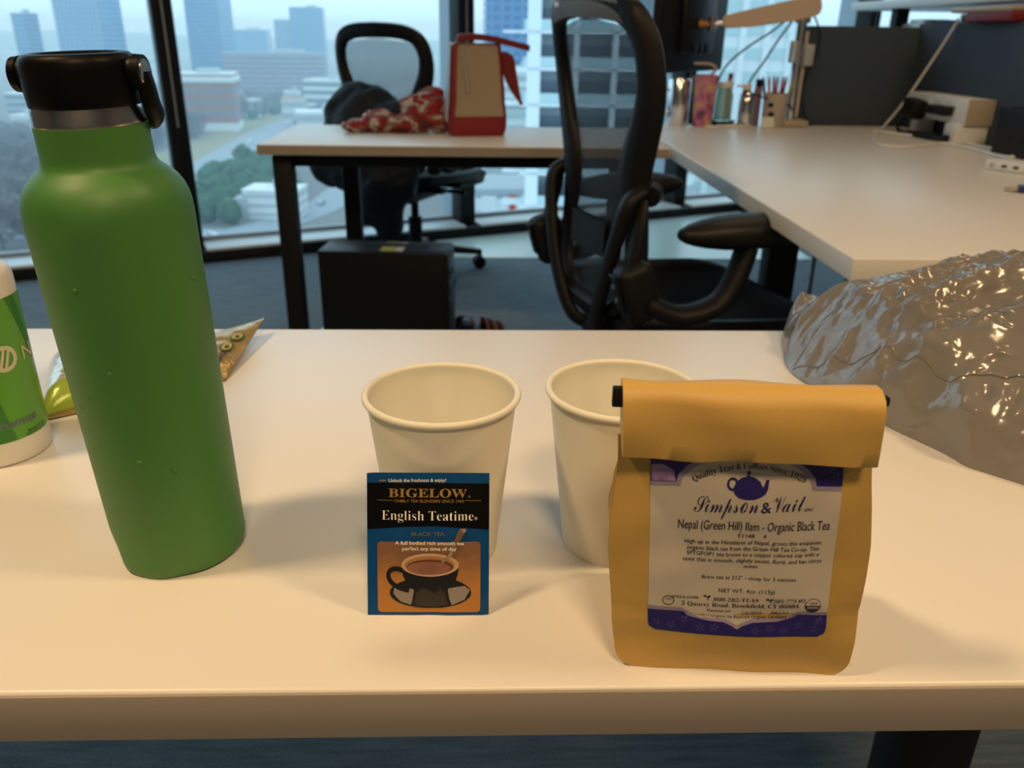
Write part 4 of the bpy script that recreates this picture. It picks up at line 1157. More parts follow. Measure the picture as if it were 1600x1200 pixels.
obj('film', bm, M['film'], pb, smooth=75)
bm = NB()
tube(bm, [pb_pt(0.004 + 0.30 * k / 60, 0.36 - 0.22 * min(1, k / 20) ** 0.6) + Vector((0, 0, 0.0006)) for k in range(61)], 0.0008, 6)
obj('heat_seam', bm, M['film'], pb)

# ------------------------------------------------------------------ mesh task chairs
M['seat_fabric'] = mat('black_seat_weave', (0.008, 0.008, 0.009), 0.85, spec=0.15)
OUT = [(0.468, 0.00), (0.470, 0.10), (0.485, 0.155), (0.52, 0.195), (0.58, 0.218), (0.64, 0.214), (0.70, 0.206), (0.76, 0.210), (0.82, 0.228), (0.88, 0.246), (0.94, 0.252), (1.00, 0.243), (1.045, 0.215), (1.072, 0.165), (1.084, 0.10), (1.088, 0.0)]
INN = [(0.496, 0.00), (0.498, 0.07), (0.510, 0.115), (0.545, 0.150), (0.59, 0.160), (0.64, 0.146), (0.69, 0.122), (0.74, 0.110), (0.79, 0.124), (0.84, 0.152), (0.89, 0.178), (0.94, 0.190), (0.98, 0.184), (1.01, 0.160), (1.026, 0.10), (1.030, 0.0)]
OUT = [(z_, w_ * 0.90) for z_, w_ in OUT]; INN = [(z_, w_ * 0.90) for z_, w_ in INN]
def outline(tab, n=12):
    half = spline([(w_, z_, 0) for z_, w_ in tab], 3)
    P_ = [(q.x, q.y) for q in half]
    return P_ + [(-a, b) for a, b in P_[-2:0:-1]]
def back_x(y, z):
    return -0.235 - 0.085 * (z - 0.47) + 0.030 * math.sin(PI * (z - 0.47) / 0.62) * (1 if z < 0.8 else 1) + 1.05 * y * y * (0.55 + 0.6 * max(0, z - 0.6))
def make_chair(name, label, loc, face, wv, scale=1.0, add_sheen=True):
    t = thing(name, label, 'chair', loc, face)
    t.scale = (scale, scale, scale)
    A, B = outline(OUT), outline(INN)
    bm = NB(); n_ = len(A); rows = []
    for (ya, za), (yb, zb) in zip(A, B):
        wd = math.hypot(ya - yb, za - zb)
        th = 0.010 + 0.10 * wd
        sec = []
        for k, dx in ((0.0, 0.0), (0.06, -th), (0.5, -th * 1.45), (0.92, -th * 0.7), (1.0, 0.0), (0.9, th * 0.3), (0.5, th * 0.55), (0.1, th * 0.4)):
            y, z = ya + (yb - ya) * k, za + (zb - za) * k
            sec.append(bm.verts.new((back_x(y, z) + dx, y, z)))
        rows.append(sec)
    for i in range(n_):
        a, b = rows[i], rows[(i + 1) % n_]
        for j in range(8): bm.faces.new((a[j], a[(j + 1) % 8], b[(j + 1) % 8], b[j]))
    obj('back_frame', bm, M['chair_frame'], t, smooth=60)
    bm = NB()
    zs = [p_[1] for p_ in B]
    half = [(w_, z_) for z_, w_ in INN]
    def wi(z):
        for (a, b), (c, d) in zip(half, half[1:]):
            if z <= d: return a + (c - a) * (z - b) / max(1e-6, d - b)
        return 0
    def memb(u, v):
        z = 0.4965 + 0.533 * u; w_ = wi(z) + 0.004; y = (2 * v - 1) * w_
        return (back_x(y, z), y, z)
    grid(bm, memb, 40, 16); obj('back_mesh', bm, wv, t, smooth=80)
    # lumbar pad behind the mesh
    bm = NB()
    def lum(u, v):
        y = (2 * u - 1) * 0.085; z = 0.590 + 0.07 * v
        return (back_x(y, z) - 0.010, y, z)
    grid(bm, lum, 12, 4); grid(bm, lambda u, v: Vector(lum(u, v)) + Vector((-0.012, 0, 0)), 12, 4)
    obj('lumbar_pad', bm, M['chair_frame'], t)
    if add_sheen:
        bm = NB()
        def pl(u, v):
            y = (2 * u - 1) * 0.165; z0 = 1.030; z1 = 1.076 - 0.030 * (2 * u - 1) ** 4
            z = z0 + (z1 - z0) * v - 0.012 * (2 * u - 1) ** 2 * (1 - v)
            return (back_x(y, z) - 0.0235 + 0.004 * abs(2 * v - 1), y, z)
        grid(bm, pl, 20, 5); q = obj('painted_rail_sheen', bm, M['chair_sheen_joint'], t, smooth=70, label='grey sheen painted on the top rail')  # light on the curved black rail, painted as a grey strip
        bm = NB(); bx(bm, (back_x(0.07, 1.052) - 0.0262, 0.07, 1.052), (0.002, 0.022, 0.008), bevel=0.0008); obj('badge', bm, M['white_plastic'], q)
    # yoke that carries the back
    for s in (-1, 1):
        bm = NB()
        tube(bm, spline([(-0.215, s * 0.188, 0.740), (-0.250, s * 0.190, 0.715), (-0.260, s * 0.168, 0.64), (-0.262, s * 0.132, 0.55), (-0.256, s * 0.092, 0.475), (-0.240, s * 0.060, 0.425), (-0.20, s * 0.035, 0.405)], 6), [0.012] + [0.015] * 34 + [0.020, 0.022], 10, flat=(1.35, 0.9))
        obj('yoke_arm', bm, M['chair_frame'], t, smooth=60)
        bm = NB(); tube(bm, [(-0.198, s * 0.186, 0.735), (-0.215, s * 0.206, 0.730)], 0.020, 14)
        obj('yoke_joint', bm, M['chair_sheen_joint'] if not add_sheen else M['chair_frame'], t)
        bm = NB(); tube(bm, spline([(-0.225, s * 0.204, 0.725), (-0.245, s * 0.214, 0.63), (-0.250, s * 0.220, 0.55)], 5), [0.010, 0.013] + [0.016] * 8 + [0.014], 10, flat=(1.5, 0.7))
        obj('arm_track', bm, M['chair_frame'], t, smooth=60)
        # arm: pivot housing at the back of the seat, swept post, pad
        bm = NB(); bx(bm, (-0.240, s * 0.232, 0.560), (0.070, 0.058, 0.115), ry(R(-18)), bevel=0.018, seg=3)
        ar = obj('arm_bracket', bm, M['chair_frame'], t)
        bm = NB(); bx(bm, (-0.280, s * 0.232, 0.560), (0.006, 0.030, 0.075), ry(R(-18)), bevel=0.002); obj('bracket_slot', bm, M['gloss_black'], ar)
        for zz in (0.548, 0.575):
            bm = NB(); tube(bm, [(-0.277 + (zz - 0.560) * -0.3, s * 0.232, zz), (-0.2855 + (zz - 0.560) * -0.3, s * 0.232, zz)], 0.0055, 12); obj('bolt', bm, M['chrome'], ar)
        bm = NB(); tube(bm, spline([(-0.225, s * 0.240, 0.540), (-0.16, s * 0.256, 0.515), (-0.09, s * 0.268, 0.535), (-0.055, s * 0.268, 0.585), (-0.035, s * 0.262, 0.640)], 6), 0.026, 12, flat=(1.15, 0.75))
        obj('arm_post', bm, M['chair_frame'], t, smooth=60)
        bm = NB()
        ball(bm, (-0.030, s * 0.256, 0.668), 1.0, 3, (0.150, 0.050, 0.033))
        obj('arm_pad', bm, M['chair_pad'], t, smooth=60)
    # seat: waterfall frame with mesh pan
    def seat(u, v, off=0.0, grow=0.0):
        x = -0.225 + 0.560 * u; w_ = (0.205 + 0.055 * math.sin(PI * min(1, u * 0.9)) + grow) * (1 - 0.75 * max(0, (u - 0.86) / 0.14) ** 2.4 * 0.55)
        y = (2 * v - 1) * w_
        z = 0.462 - 0.012 * math.sin(PI * u) + 0.022 * (2 * v - 1) ** 2 * (1 - u) + 0.012 * math.sin(PI * u) * abs(2 * v - 1) ** 3 - 0.062 * max(0, (u - 0.68) / 0.32) ** 1.8
        return Vector((x, y, z + off))
    bm = NB()
    m_ = 26
    path = [seat(k / m_, 0.0) for k in range(m_ + 1)] + [seat(1, k / 8) for k in range(1, 8)] + [seat(1 - k / m_, 1.0) for k in range(m_ + 1)] + [seat(0, 1 - k / 8) for k in range(1, 8)]
    rows = []
    N_ = len(path)
    for i, p_ in enumerate(path):
        c_ = Vector((0.03, 0, 0.44)); inn = (Vector((c_.x, c_.y, p_.z)) - p_); inn.z = 0; inn.normalize()
        th = 0.020
        rows.append([bm.verts.new(p_ + inn * a + Vector((0, 0, b))) for a, b in ((0.0, -0.012), (-0.008, 0.0), (0.004, 0.010), (0.040, 0.004), (0.050, -0.016), (0.030, -0.040), (0.008, -0.036))])
    for i in range(N_):
        a, b = rows[i], rows[(i + 1) % N_]
        for j in range(7): bm.faces.new((a[j], a[(j + 1) % 7], b[(j + 1) % 7], b[j]))
    obj('seat_frame', bm, M['chair_frame'], t, smooth=60)
    bm = NB(); grid(bm, lambda u, v: seat(0.03 + 0.94 * u, 0.05 + 0.9 * v, 0.002), 24, 18)
    obj('seat_mesh', bm, M['seat_fabric'], t, smooth=70)
    # mechanism, column, star base with casters
    bm = NB(); bx(bm, (-0.02, 0, 0.385), (0.30, 0.16, 0.075), bevel=0.022, seg=3); bx(bm, (-0.17, 0, 0.405), (0.12, 0.10, 0.05), ry(R(12)), bevel=0.015)
    bx(bm, (0.10, 0.0, 0.405), (0.06, 0.40, 0.025), bevel=0.008); bx(bm, (-0.08, 0.0, 0.405), (0.05, 0.40, 0.025), bevel=0.008)
    mech = obj('tilt_mechanism', bm, M['chair_frame'], t)
    for s in (-1, 1):
        bm = NB(); tube(bm, [(0.06, s * 0.08, 0.38), (0.06, s * 0.20, 0.38), (0.06, s * 0.235, 0.375)], [0.009, 0.009, 0.016], 12); obj('tilt_knob', bm, M['black_plastic'], mech)
    bm = NB(); cyl(bm, (0, 0, 0.10), (0, 0, 0.26), 0.032, 0.032, 20); cyl(bm, (0, 0, 0.25), (0, 0, 0.36), 0.018, 0.018, 16); obj('gas_column', bm, M['black_metal'], t)
    bm = NB(); lathe(bm, [(0, 0.075), (0.052, 0.075), (0.055, 0.095), (0.045, 0.125), (0.034, 0.132), (0, 0.132)], 24); obj('hub', bm, M['chair_frame'], t)
    for k in range(5):
        a = 2 * PI * k / 5 + 0.35
        d = Vector((math.cos(a), math.sin(a), 0)); nn = Vector((-d.y, d.x, 0))
        bm = NB(); tube(bm, [d * 0.03 + Vector((0, 0, 0.105)), d * 0.17 + Vector((0, 0, 0.098)), d * 0.315 + Vector((0, 0, 0.078))], [0.030, 0.025, 0.019], 10, flat=(1.0, 0.72))
        lg = obj('base_leg', bm, M['chair_frame'], t, smooth=50)
        bm = NB()
        for s in (-1, 1):
            c_ = d * 0.305 + nn * (s * 0.014) + Vector((0, 0, 0.030)); tube(bm, [c_ - nn * 0.009, c_ + nn * 0.009], 0.030, 18)
        tube(bm, [d * 0.312 + Vector((0, 0, 0.04)), d * 0.312 + Vector((0, 0, 0.075))], 0.008, 8)
        obj('caster', bm, M['black_plastic'], lg, smooth=40)
    return t
make_chair('office_chair', 'black mesh office chair turned to the long desk with grey sheen painted on its top rail', (0.450, 1.798, 0), 0.293, M['weave'], 1.02)
make_chair('office_chair', 'black mesh office chair facing the windows with a dark jacket thrown over it', (-0.325, 3.74, 0), R(66), M['weave_far'], 0.97, add_sheen=False)

# ------------------------------------------------------------------ jacket over the far chair
jk = [((-0.46, 3.12, 0.80), (0.085, 0.06, 0.055)), ((-0.40, 3.08, 0.785), (0.10, 0.06, 0.05)), ((-0.33, 3.03, 0.755), (0.08, 0.06, 0.045)), ((-0.52, 3.12, 0.72), (0.07, 0.07, 0.10)), ((-0.44, 3.06, 0.70), (0.11, 0.07, 0.10)),
      ((-0.57, 3.12, 0.60), (0.085, 0.065, 0.11)), ((-0.50, 3.08, 0.58), (0.09, 0.06, 0.11)), ((-0.40, 3.02, 0.60), (0.12, 0.06, 0.12)), ((-0.37, 2.99, 0.48), (0.085, 0.05, 0.13)), ((-0.36, 2.985, 0.385), (0.055, 0.042, 0.075)),
      ((-0.42, 3.01, 0.46), (0.06, 0.045, 0.10)), ((-0.30, 3.0, 0.56), (0.06, 0.05, 0.12)), ((-0.455, 2.995, 0.66), (0.05, 0.05, 0.07)), ((-0.48, 3.00, 0.44), (0.03, 0.04, 0.12))]
KJ = 1.105
jk = [((a[0] * KJ, a[1] * KJ, 1.02 + (a[2] - 1.02) * KJ), (b[0] * KJ, b[1] * KJ, b[2] * KJ)) for a, b in jk]
bm = fuse(jk, 0.012, 0.012, 12, 5, 2)
o = obj('jacket', bm, M['jacket'], smooth=70)
tag(o, 'dark navy jacket slumped over the chair behind the far desk', 'jacket')

# ------------------------------------------------------------------ things on the far desk
m, n, l, p = node_mat('printed_scarf_cloth')
tc = n.new('ShaderNodeTexCoord'); nz = n.new('ShaderNodeTexNoise'); nz.inputs['Scale'].default_value = 12; nz.inputs['Detail'].default_value = 2; nz.inputs['Distortion'].default_value = 1.4
l.new(tc.outputs['Object'], nz.inputs[0])
rp = n.new('ShaderNodeValToRGB'); cr = rp.color_ramp; cr.interpolation = 'CONSTANT'
cr.elements[0].position = 0.0; cr.elements[0].color = (0.10, 0.02, 0.02, 1)
for ps, c_ in ((0.36, (0.26, 0.012, 0.015, 1)), (0.47, (0.20, 0.13, 0.10, 1)), (0.53, (0.46, 0.42, 0.40, 1)), (0.60, (0.22, 0.012, 0.015, 1)), (0.68, (0.12, 0.07, 0.05, 1))):
    e = cr.elements.new(ps); e.color = c_
cr.elements[-1].position = 0.72
l.new(nz.outputs['Fac'], rp.inputs[0]); l.new(rp.outputs[0], p.inputs['Base Color']); p.inputs['Roughness'].default_value = 0.85
M['scarf'] = m
sc_ = [((-0.40, 2.70, 0.748), (0.055, 0.045, 0.018)), ((-0.33, 2.71, 0.757), (0.075, 0.06, 0.028)), ((-0.25, 2.70, 0.755), (0.075, 0.05, 0.026)), ((-0.34, 2.74, 0.775), (0.05, 0.04, 0.02)),
       ((-0.20, 2.73, 0.785), (0.065, 0.055, 0.055)), ((-0.16, 2.73, 0.800), (0.045, 0.045, 0.045)), ((-0.235, 2.75, 0.805), (0.045, 0.04, 0.03)), ((-0.185, 2.76, 0.835), (0.033, 0.03, 0.025)), ((-0.155, 2.755, 0.842), (0.02, 0.025, 0.018)), ((-0.15, 2.71, 0.765), (0.05, 0.045, 0.035))]
bm = fuse(sc_, 0.007, 0.0085, 26, 3, 5)
zmin = min(v.co.z for v in bm.verts)
for v in bm.verts: v.co.z = max(v.co.z, TOP + 0.0005)
o = obj('scarf', bm, M['scarf'], smooth=70)
tag(o, 'red, white and brown patterned scarf bunched beside the lunch bag', 'scarf')

lb = thing('lunch_bag', 'tall red lunch bag with tan front panel and folded handle', 'bag', (-0.036, 2.665, TOP), R(11))
def lbw(z): return 0.0865 - 0.012 * (z / 0.26) ** 2 + 0.004 * math.sin(PI * min(1, z / 0.1))
def lbd(z): return 0.060 * (1 - 0.55 * (z / 0.26) ** 1.5)
bm = NB()
def lbf(u, v):
    z = 0.262 * v; a = 2 * PI * u
    sx = math.copysign(abs(math.cos(a)) ** 0.25, math.cos(a)); sy = math.copysign(abs(math.sin(a)) ** 0.25, math.sin(a))
    k = 0.93 + 0.07 * min(1, v * 14)
    return (sx * lbw(z) * k + 0.002 * noise.noise(Vector((a * 2, z * 20, 1))), sy * lbd(z) * k, z)
grid(bm, lbf, 72, 26, closed_u=True); bm.faces.new([v for v in bm.verts if v.co.z < 1e-6][::-1])
obj('bag_body', bm, M['red'], lb, smooth=60)
def lb_front(u, v, off=0.0):
    z = 0.058 + 0.200 * v; w_ = (lbw(z) - 0.016)
    return Vector((0.002 + (2 * u - 1) * w_, -lbd(z) - 0.0022 - off + 0.0012 * math.sin(u * 5 + v * 3), z))
bm = NB(); grid(bm, lb_front, 12, 16); grid(bm, lambda u, v: lb_front(u, v) + Vector((0, 0.0018, 0)), 12, 16)
obj('front_panel', bm, M['tan_cloth'], lb)
bm = NB()
def lb_side(u, v):
    z = 0.04 + 0.215 * v; y = (2 * u - 1) * lbd(z) * 0.80
    return Vector((-lbw(z) - 0.0022, y, z))
grid(bm, lb_side, 6, 12); obj('side_panel', bm, M['clear_grey'], lb)
bm = NB(); bx(bm, (0.0, 0.0, 0.259), (0.150, 0.050, 0.008), bevel=0.003); obj('lining', bm, M['clear_grey'], lb)
bm = NB()
rows = []
for q in spline([(-0.060, -0.018, 0.262), (-0.052, -0.020, 0.276), (0.00, -0.022, 0.279), (0.06, -0.022, 0.272), (0.105, -0.024, 0.262), (0.158, -0.026, 0.250)], 6):
    rows.append([bm.verts.new(q + Vector((0, a, b))) for a, b in ((-0.016, -0.009), (-0.016, 0.009), (0.016, 0.010), (0.016, -0.008))])
for a, b in zip(rows, rows[1:]):
    for j in range(4): bm.faces.new((a[j], a[(j + 1) % 4], b[(j + 1) % 4], b[j]))
bm.faces.new(rows[0]); bm.faces.new(rows[-1][::-1])
obj('handle', bm, M['red_dark'], lb)
bm = NB(); rows = []
for q, w_ in zip(spline([(0.078, -0.01, 0.240), (0.094, -0.012, 0.226), (0.102, -0.013, 0.185), (0.120, -0.014, 0.130), (0.142, -0.015, 0.088)], 6), [0.006 + 0.016 * math.sin(PI * min(1, (k + 2) / 24)) for k in range(25)]):
    rows.append([bm.verts.new(q + Vector((a * w_, b, 0))) for a, b in ((-1, -0.003), (1, -0.003), (1, 0.003), (-1, 0.003))])
for a, b in zip(rows, rows[1:]):
    for j in range(4): bm.faces.new((a[j], a[(j + 1) % 4], b[(j + 1) % 4], b[j]))
bm.faces.new(rows[0]); bm.faces.new(rows[-1][::-1])
obj('closing_strap', bm, M['red_dark'], lb)
bm = NB(); tube(bm, spline([(-0.047, -0.036, 0.255), (-0.043, -0.046, 0.215), (-0.035, -0.055, 0.165), (-0.032, -0.060, 0.125)], 5), 0.003, 6, flat=(2.2, 0.6)); obj('cord', bm, M['clear_grey'], lb)

# ------------------------------------------------------------------ under the far desk
pc = thing('computer_tower', 'black computer tower on the carpet under the far desk', 'computer', (-0.305, 2.478, 0), R(-5.2))
bm = NB(); bx(bm, (0, 0, 0.213), (0.384, 0.155, 0.414), bevel=0.004); obj('casing', bm, M['gloss_black'], pc)
for sx in (-0.15, 0.15):
    for sy in (-0.055, 0.055):
        bm = NB(); bx(bm, (sx, sy, 0.0035), (0.04, 0.02, 0.007)); obj('rubber_foot', bm, M['black_plastic'], pc)
bm = NB(); bx(bm, (0.194, 0, 0.213), (0.006, 0.150, 0.405), bevel=0.002); fp = obj('front_bezel', bm, M['black_plastic'], pc)
for k in range(3):
    obj('drive_bay', box((0.1975, 0.0, 0.36 - 0.05 * k), (0.003, 0.13, 0.038), bevel=0.001), M['gloss_black'], fp)
obj('top_groove', box((0.03, 0.02, 0.4205), (0.20, 0.05, 0.002)), M['black_plastic'], pc)
obj('paper_sticker', box((0.012, 0.0, 0.4208), (0.044, 0.110, 0.0012)), M['yellow'], pc)
obj('paper_sticker', box((0.047, 0.0, 0.4208), (0.022, 0.110, 0.0012)), M['white_plastic'], pc)
obj('side_button', box((-0.1925, -0.03, 0.33), (0.003, 0.012, 0.012)), M['chrome'], pc)
obj('power_plug', box((-0.203, -0.04, 0.14), (0.022, 0.03, 0.045), bevel=0.004), M['white_plastic'], pc)
obj('power_plug', box((-0.203, -0.05, 0.06), (0.022, 0.02, 0.02), bevel=0.004), M['white_plastic'], pc)
m, n, l, p = node_mat('striped_cloth')
tc = n.new('ShaderNodeTexCoord'); wv = n.new('ShaderNodeTexWave'); wv.inputs['Scale'].default_value = 9; wv.bands_direction = 'X'
l.new(tc.outputs['Object'], wv.inputs[0]); rp = n.new('ShaderNodeValToRGB'); rp.color_ramp.interpolation = 'CONSTANT'
rp.color_ramp.elements[0].color = (0.05, 0.012, 0.015, 1); rp.color_ramp.elements[1].color = (0.25, 0.12, 0.11, 1); rp.color_ramp.elements[1].position = 0.6
l.new(wv.outputs['Fac'], rp.inputs[0]); l.new(rp.outputs[0], p.inputs['Base Color']); p.inputs['Roughness'].default_value = 0.9
M['stripe'] = m
for x, y, a, lb_ in ((-0.085, 2.93, R(75), 'striped dark red slipper touching the computer tower'), (0.005, 2.90, R(20), 'striped dark red slipper lying further from the computer tower')):
    t = thing('slipper', lb_, 'slipper', (x, y, 0), a, 'slippers under the far desk')
    bm = NB(); prism(bm, [(0.055 * math.cos(q * PI / 12) * (1.9 if math.cos(q * PI / 12) < 0 else 1.1) , 0.040 * math.sin(q * PI / 12)) for q in range(24)], 0.0, 0.014); obj('sole', bm, M['black_plastic'], t)
    bm = NB()
    grid(bm, lambda u, v: (-0.02 + 0.075 * u, 0.041 * math.cos(PI * v) * (1 - 0.45 * u ** 3), 0.012 + 0.046 * math.sin(PI * v) * (1 - 0.55 * u)), 8, 14); obj('upper', bm, M['stripe'], t)

# ------------------------------------------------------------------ screen, raised shelf and gear beyond the long desk
t = thing('desk_screen', 'charcoal felt desk screen wrapping two sides of the long desk', 'partition', (1.515, 3.075, 0))
obj('side_panel', box((0, -0.71, 0.88), (0.030, 1.45, 0.38), bevel=0.005), M['fabric_grey'], t)
obj('end_panel', box((-0.195, 0.012, 0.872), (0.42, 0.030, 0.372), bevel=0.005), M['fabric_grey'], t)
for yy in (-1.3, -0.2):
    obj('screen_bracket', box((0.0, yy, 0.60), (0.02, 0.05, 0.30)), M['black_metal'], t)
t = thing('opposite_desk', 'white shelf raised above the felt screen on black posts over another desk', 'desk', (2.0, 2.75, 0))
obj('raised_shelf', box((0.0, 0.10, 1.146), (0.84, 2.10, 0.032), bevel=0.003), M['laminate'], t)
obj('tabletop', box((0.0, 0.0, TOP - 0.017), (0.86, 1.80, 0.034), bevel=0.003), M['laminate'], t)
for sx in (-0.36, 0.36):
    for sy in (-0.8, 0.8):
        obj('leg', box((sx, sy, 0.565), (0.05, 0.05, 1.13)), M['black_metal'], t)
for nm, lb_, c_, s_, mt_ in (
    ('file_box', 'black file box standing beyond the felt screen near its corner', (1.72, 3.20), (0.12, 0.22, 0.355), 'black_plastic'),
    ('file_box', 'pale grey file box standing beyond the felt screen', (1.70, 3.42), (0.10, 0.12, 0.36), 'white_plastic'),
    ('file_box', 'black file box under the red book beyond the felt screen', (1.70, 2.62), (0.12, 0.30, 0.36), 'black_plastic'),
    ('file_box', 'dark grey file box in the middle beyond the felt screen', (1.70, 2.92), (0.12, 0.18, 0.35), 'fabric_grey')):
    t = thing(nm, lb_, 'box', (c_[0], c_[1], TOP))
    obj('carton', box((0, 0, s_[2] / 2), s_, bevel=0.004), M[mt_], t)
    obj('label_holder', box((-s_[0] / 2 - 0.001, 0, s_[2] * 0.7), (0.003, 0.05, 0.03)), M['chrome'], t)
for x, y, r_, mt_, lb_ in ((1.64, 3.07, 0.022, 'chrome', 'slim silver can peeking over the felt screen'), (1.66, 3.55, 0.03, 'white_plastic', 'white bottle peeking over the felt screen beside the monitor arm')):
    t = thing('canister', lb_, 'can', (x, y, TOP))
    bm = NB(); lathe(bm, [(0, 0), (r_, 0), (r_, 0.33), (r_ * 0.9, 0.345), (r_ * 0.5, 0.35), (0, 0.35)], 24); obj('can_body', bm, M[mt_], t)
    bm = NB(); lathe(bm, [(0, 0.35), (r_ * 0.5, 0.35), (r_ * 0.5, 0.372), (0, 0.372)], 20); obj('lid', bm, M['chrome'], t)
t = thing('book', 'red book with tan spine lying on top of the felt screen', 'book', (1.52, 2.66, 1.0705))
obj('cover', box((0.0, -0.045, 0.014), (0.10, 0.24, 0.026), bevel=0.002), M['red'], t)
obj('spine', box((-0.012, 0.0, 0.034), (0.09, 0.33, 0.016), bevel=0.007, seg=3), M['tan_plastic'], t, label='tan strip')

# monitor on a jointed silver arm
t = thing('monitor', 'black monitor seen from behind, held up by a silver arm', 'monitor', (0.712, 3.12, 0.905), R(53))
bm = NB(); bx(bm, (0, 0, 0.165), (0.56, 0.030, 0.335), bevel=0.008); obj('housing', bm, M['black_plastic'], t)
bm = NB(); bx(bm, (0, -0.025, 0.155), (0.26, 0.030, 0.19), bevel=0.012); obj('back_cover', bm, M['gloss_black'], t)
obj('screen', box((0, 0.0158, 0.168), (0.535, 0.002, 0.305)), M['gloss_black'], t)
for k in (-0.05, 0.0, 0.05):
    obj('port_block', box((k, -0.042, 0.075), (0.035, 0.008, 0.03), bevel=0.002), M['black_plastic'], t)
t = thing('monitor_stand', 'silver jointed monitor arm clamped to the corner of the long desk', 'monitor arm', (1.066, 3.02, TOP))
bm = NB(); bx(bm, (0, 0, 0.012), (0.11, 0.09, 0.022), bevel=0.004); bx(bm, (0.0, 0.035, -0.03), (0.06, 0.02, 0.07)); obj('clamp', bm, M['tan_plastic'], t)
bm = NB(); cyl(bm, (0, 0, 0.02), (0, 0, 0.345), 0.0165, seg=24); obj('pole', bm, M['chrome'], t)
bm = NB(); bx(bm, (0.018, 0.012, 0.17), (0.020, 0.03, 0.28), bevel=0.003); obj('pole_cover', bm, M['silver_arm'], t)
bm = NB(); bx(bm, (-0.022, -0.010, 0.245), (0.022, 0.034, 0.072), bevel=0.006); bx(bm, (0.030, -0.010, 0.235), (0.034, 0.034, 0.070), bevel=0.006); obj('cable_clip', bm, mat('frosted_clip', (0.62, 0.66, 0.70), 0.25, Transmission_Weight=0.4), t)
bm = NB(); tube(bm, [(0, 0, 0.335), (0, 0, 0.415)], 0.026, 24); obj('shoulder', bm, M['chrome'], t)
e0, e1 = Vector((0.03, -0.01, 0.388)), Vector((-0.262, 0.035, 0.335))
bm = NB()
d = (e1 - e0); X_ = d.normalized(); Y_ = Vector((0, 0, 1)).cross(X_).normalized(); Z_ = X_.cross(Y_)
P_ = [(-0.02, 0.0), (-0.018, 0.020), (-0.008, 0.030), (0.03, 0.033), (0.20, 0.026), (d.length, 0.020), (d.length + 0.004, 0.0), (d.length, -0.020), (0.20, -0.032), (0.03, -0.036), (-0.010, -0.028), (-0.018, -0.016)]
lo_ = [bm.verts.new(e0 + X_ * a + Z_ * b - Y_ * 0.024) for a, b in P_]; hi_ = [bm.verts.new(e0 + X_ * a + Z_ * b + Y_ * 0.024) for a, b in P_]
bm.faces.new(lo_); bm.faces.new(hi_[::-1])
for k in range(len(P_)): bm.faces.new((lo_[k], lo_[(k + 1) % len(P_)], hi_[(k + 1) % len(P_)], hi_[k]))
bmesh.ops.bevel(bm, geom=bm.edges[:], offset=0.004, segments=2, affect='EDGES')
obj('arm_link', bm, M['silver_arm'], t, smooth=40)
bm = NB(); tube(bm, [e1, e1 + Vector((-0.035, 0.006, -0.006))], 0.011, 16); tube(bm, [e1 + Vector((-0.035, 0.006, -0.028)), e1 + Vector((-0.035, 0.006, 0.016))], 0.014, 16); obj('wrist_joint', bm, M['chrome'], t)
bm = NB(); tube(bm, [e1 + Vector((-0.035, 0.006, -0.006)), e1 + Vector((-0.075, 0.022, -0.006))], [0.012, 0.016], 16); obj('tilt_head', bm, mat('copper_brass', (0.45, 0.22, 0.10), 0.3, 0.9), t)

def cable(name, label, pts, r_, m_, n_=8, cat='cable'):
    bm = NB(); tube(bm, spline(pts, n_), r_, 7)
    o = obj(name, bm, m_, smooth=60); tag(o, label, cat); return o
cable('monitor_cable', 'black cable sagging from the arm down behind the pink tumbler', [(1.02, 3.03, 1.08), (0.97, 3.05, 1.035), (0.90, 3.07, 0.985), (0.845, 3.09, 0.93), (0.82, 3.10, 0.87), (0.81, 3.08, 0.79), (0.83, 3.04, 0.733)], 0.0035, M['black_plastic'])
cable('monitor_cable', 'second black cable dropping from the arm to the tangle by the spray bottle', [(1.03, 3.02, 1.07), (0.99, 3.02, 1.01), (0.95, 3.02, 0.94), (0.915, 3.03, 0.88), (0.905, 3.06, 0.80), (0.93, 3.06, 0.734)], 0.0035, M['black_plastic'])
cable('monitor_cable', 'thin black cable looping behind the pole of the monitor arm', [(1.10, 3.03, 1.10), (1.135, 3.04, 1.04), (1.14, 3.045, 0.97), (1.115, 3.045, 0.90), (1.105, 3.045, 0.83), (1.13, 3.04, 0.76), (1.15, 3.02, 0.734)], 0.003, M['black_plastic'])
cable('desk_cable', 'black cable running across the pencil cup to the pole', [(0.90, 2.985, 0.845), (0.96, 2.975, 0.825), (1.01, 2.968, 0.812), (1.05, 2.985, 0.80), (1.085, 3.04, 0.76), (1.09, 3.05, 0.734)], 0.003, M['black_plastic'])
cable('white_cable', 'white cable hanging from the book over the screen down to the power box', [(1.497, 2.83, 1.082), (1.490, 2.83, 1.06), (1.462, 2.86, 0.97), (1.42, 2.92, 0.83), (1.385, 2.96, 0.745), (1.30, 2.82, 0.7345), (1.19, 2.60, 0.7345), (1.145, 2.45, 0.7345), (1.20, 2.42, 0.7345), (1.29, 2.47, 0.7345), (1.36, 2.50, 0.736), (1.385, 2.40, 0.7345), (1.375, 2.27, 0.7345), (1.355, 2.16, 0.741)], 0.0042, M['white_plastic'])
cable('white_cable', 'short white cable lying on the long desk behind the power box plugs', [(1.30, 2.86, 0.7345), (1.33, 2.78, 0.7345), (1.385, 2.70, 0.7345), (1.42, 2.62, 0.7345), (1.44, 2.50, 0.7345), (1.43, 2.32, 0.7345), (1.40, 2.22, 0.7345)], 0.0042, M['white_plastic'])
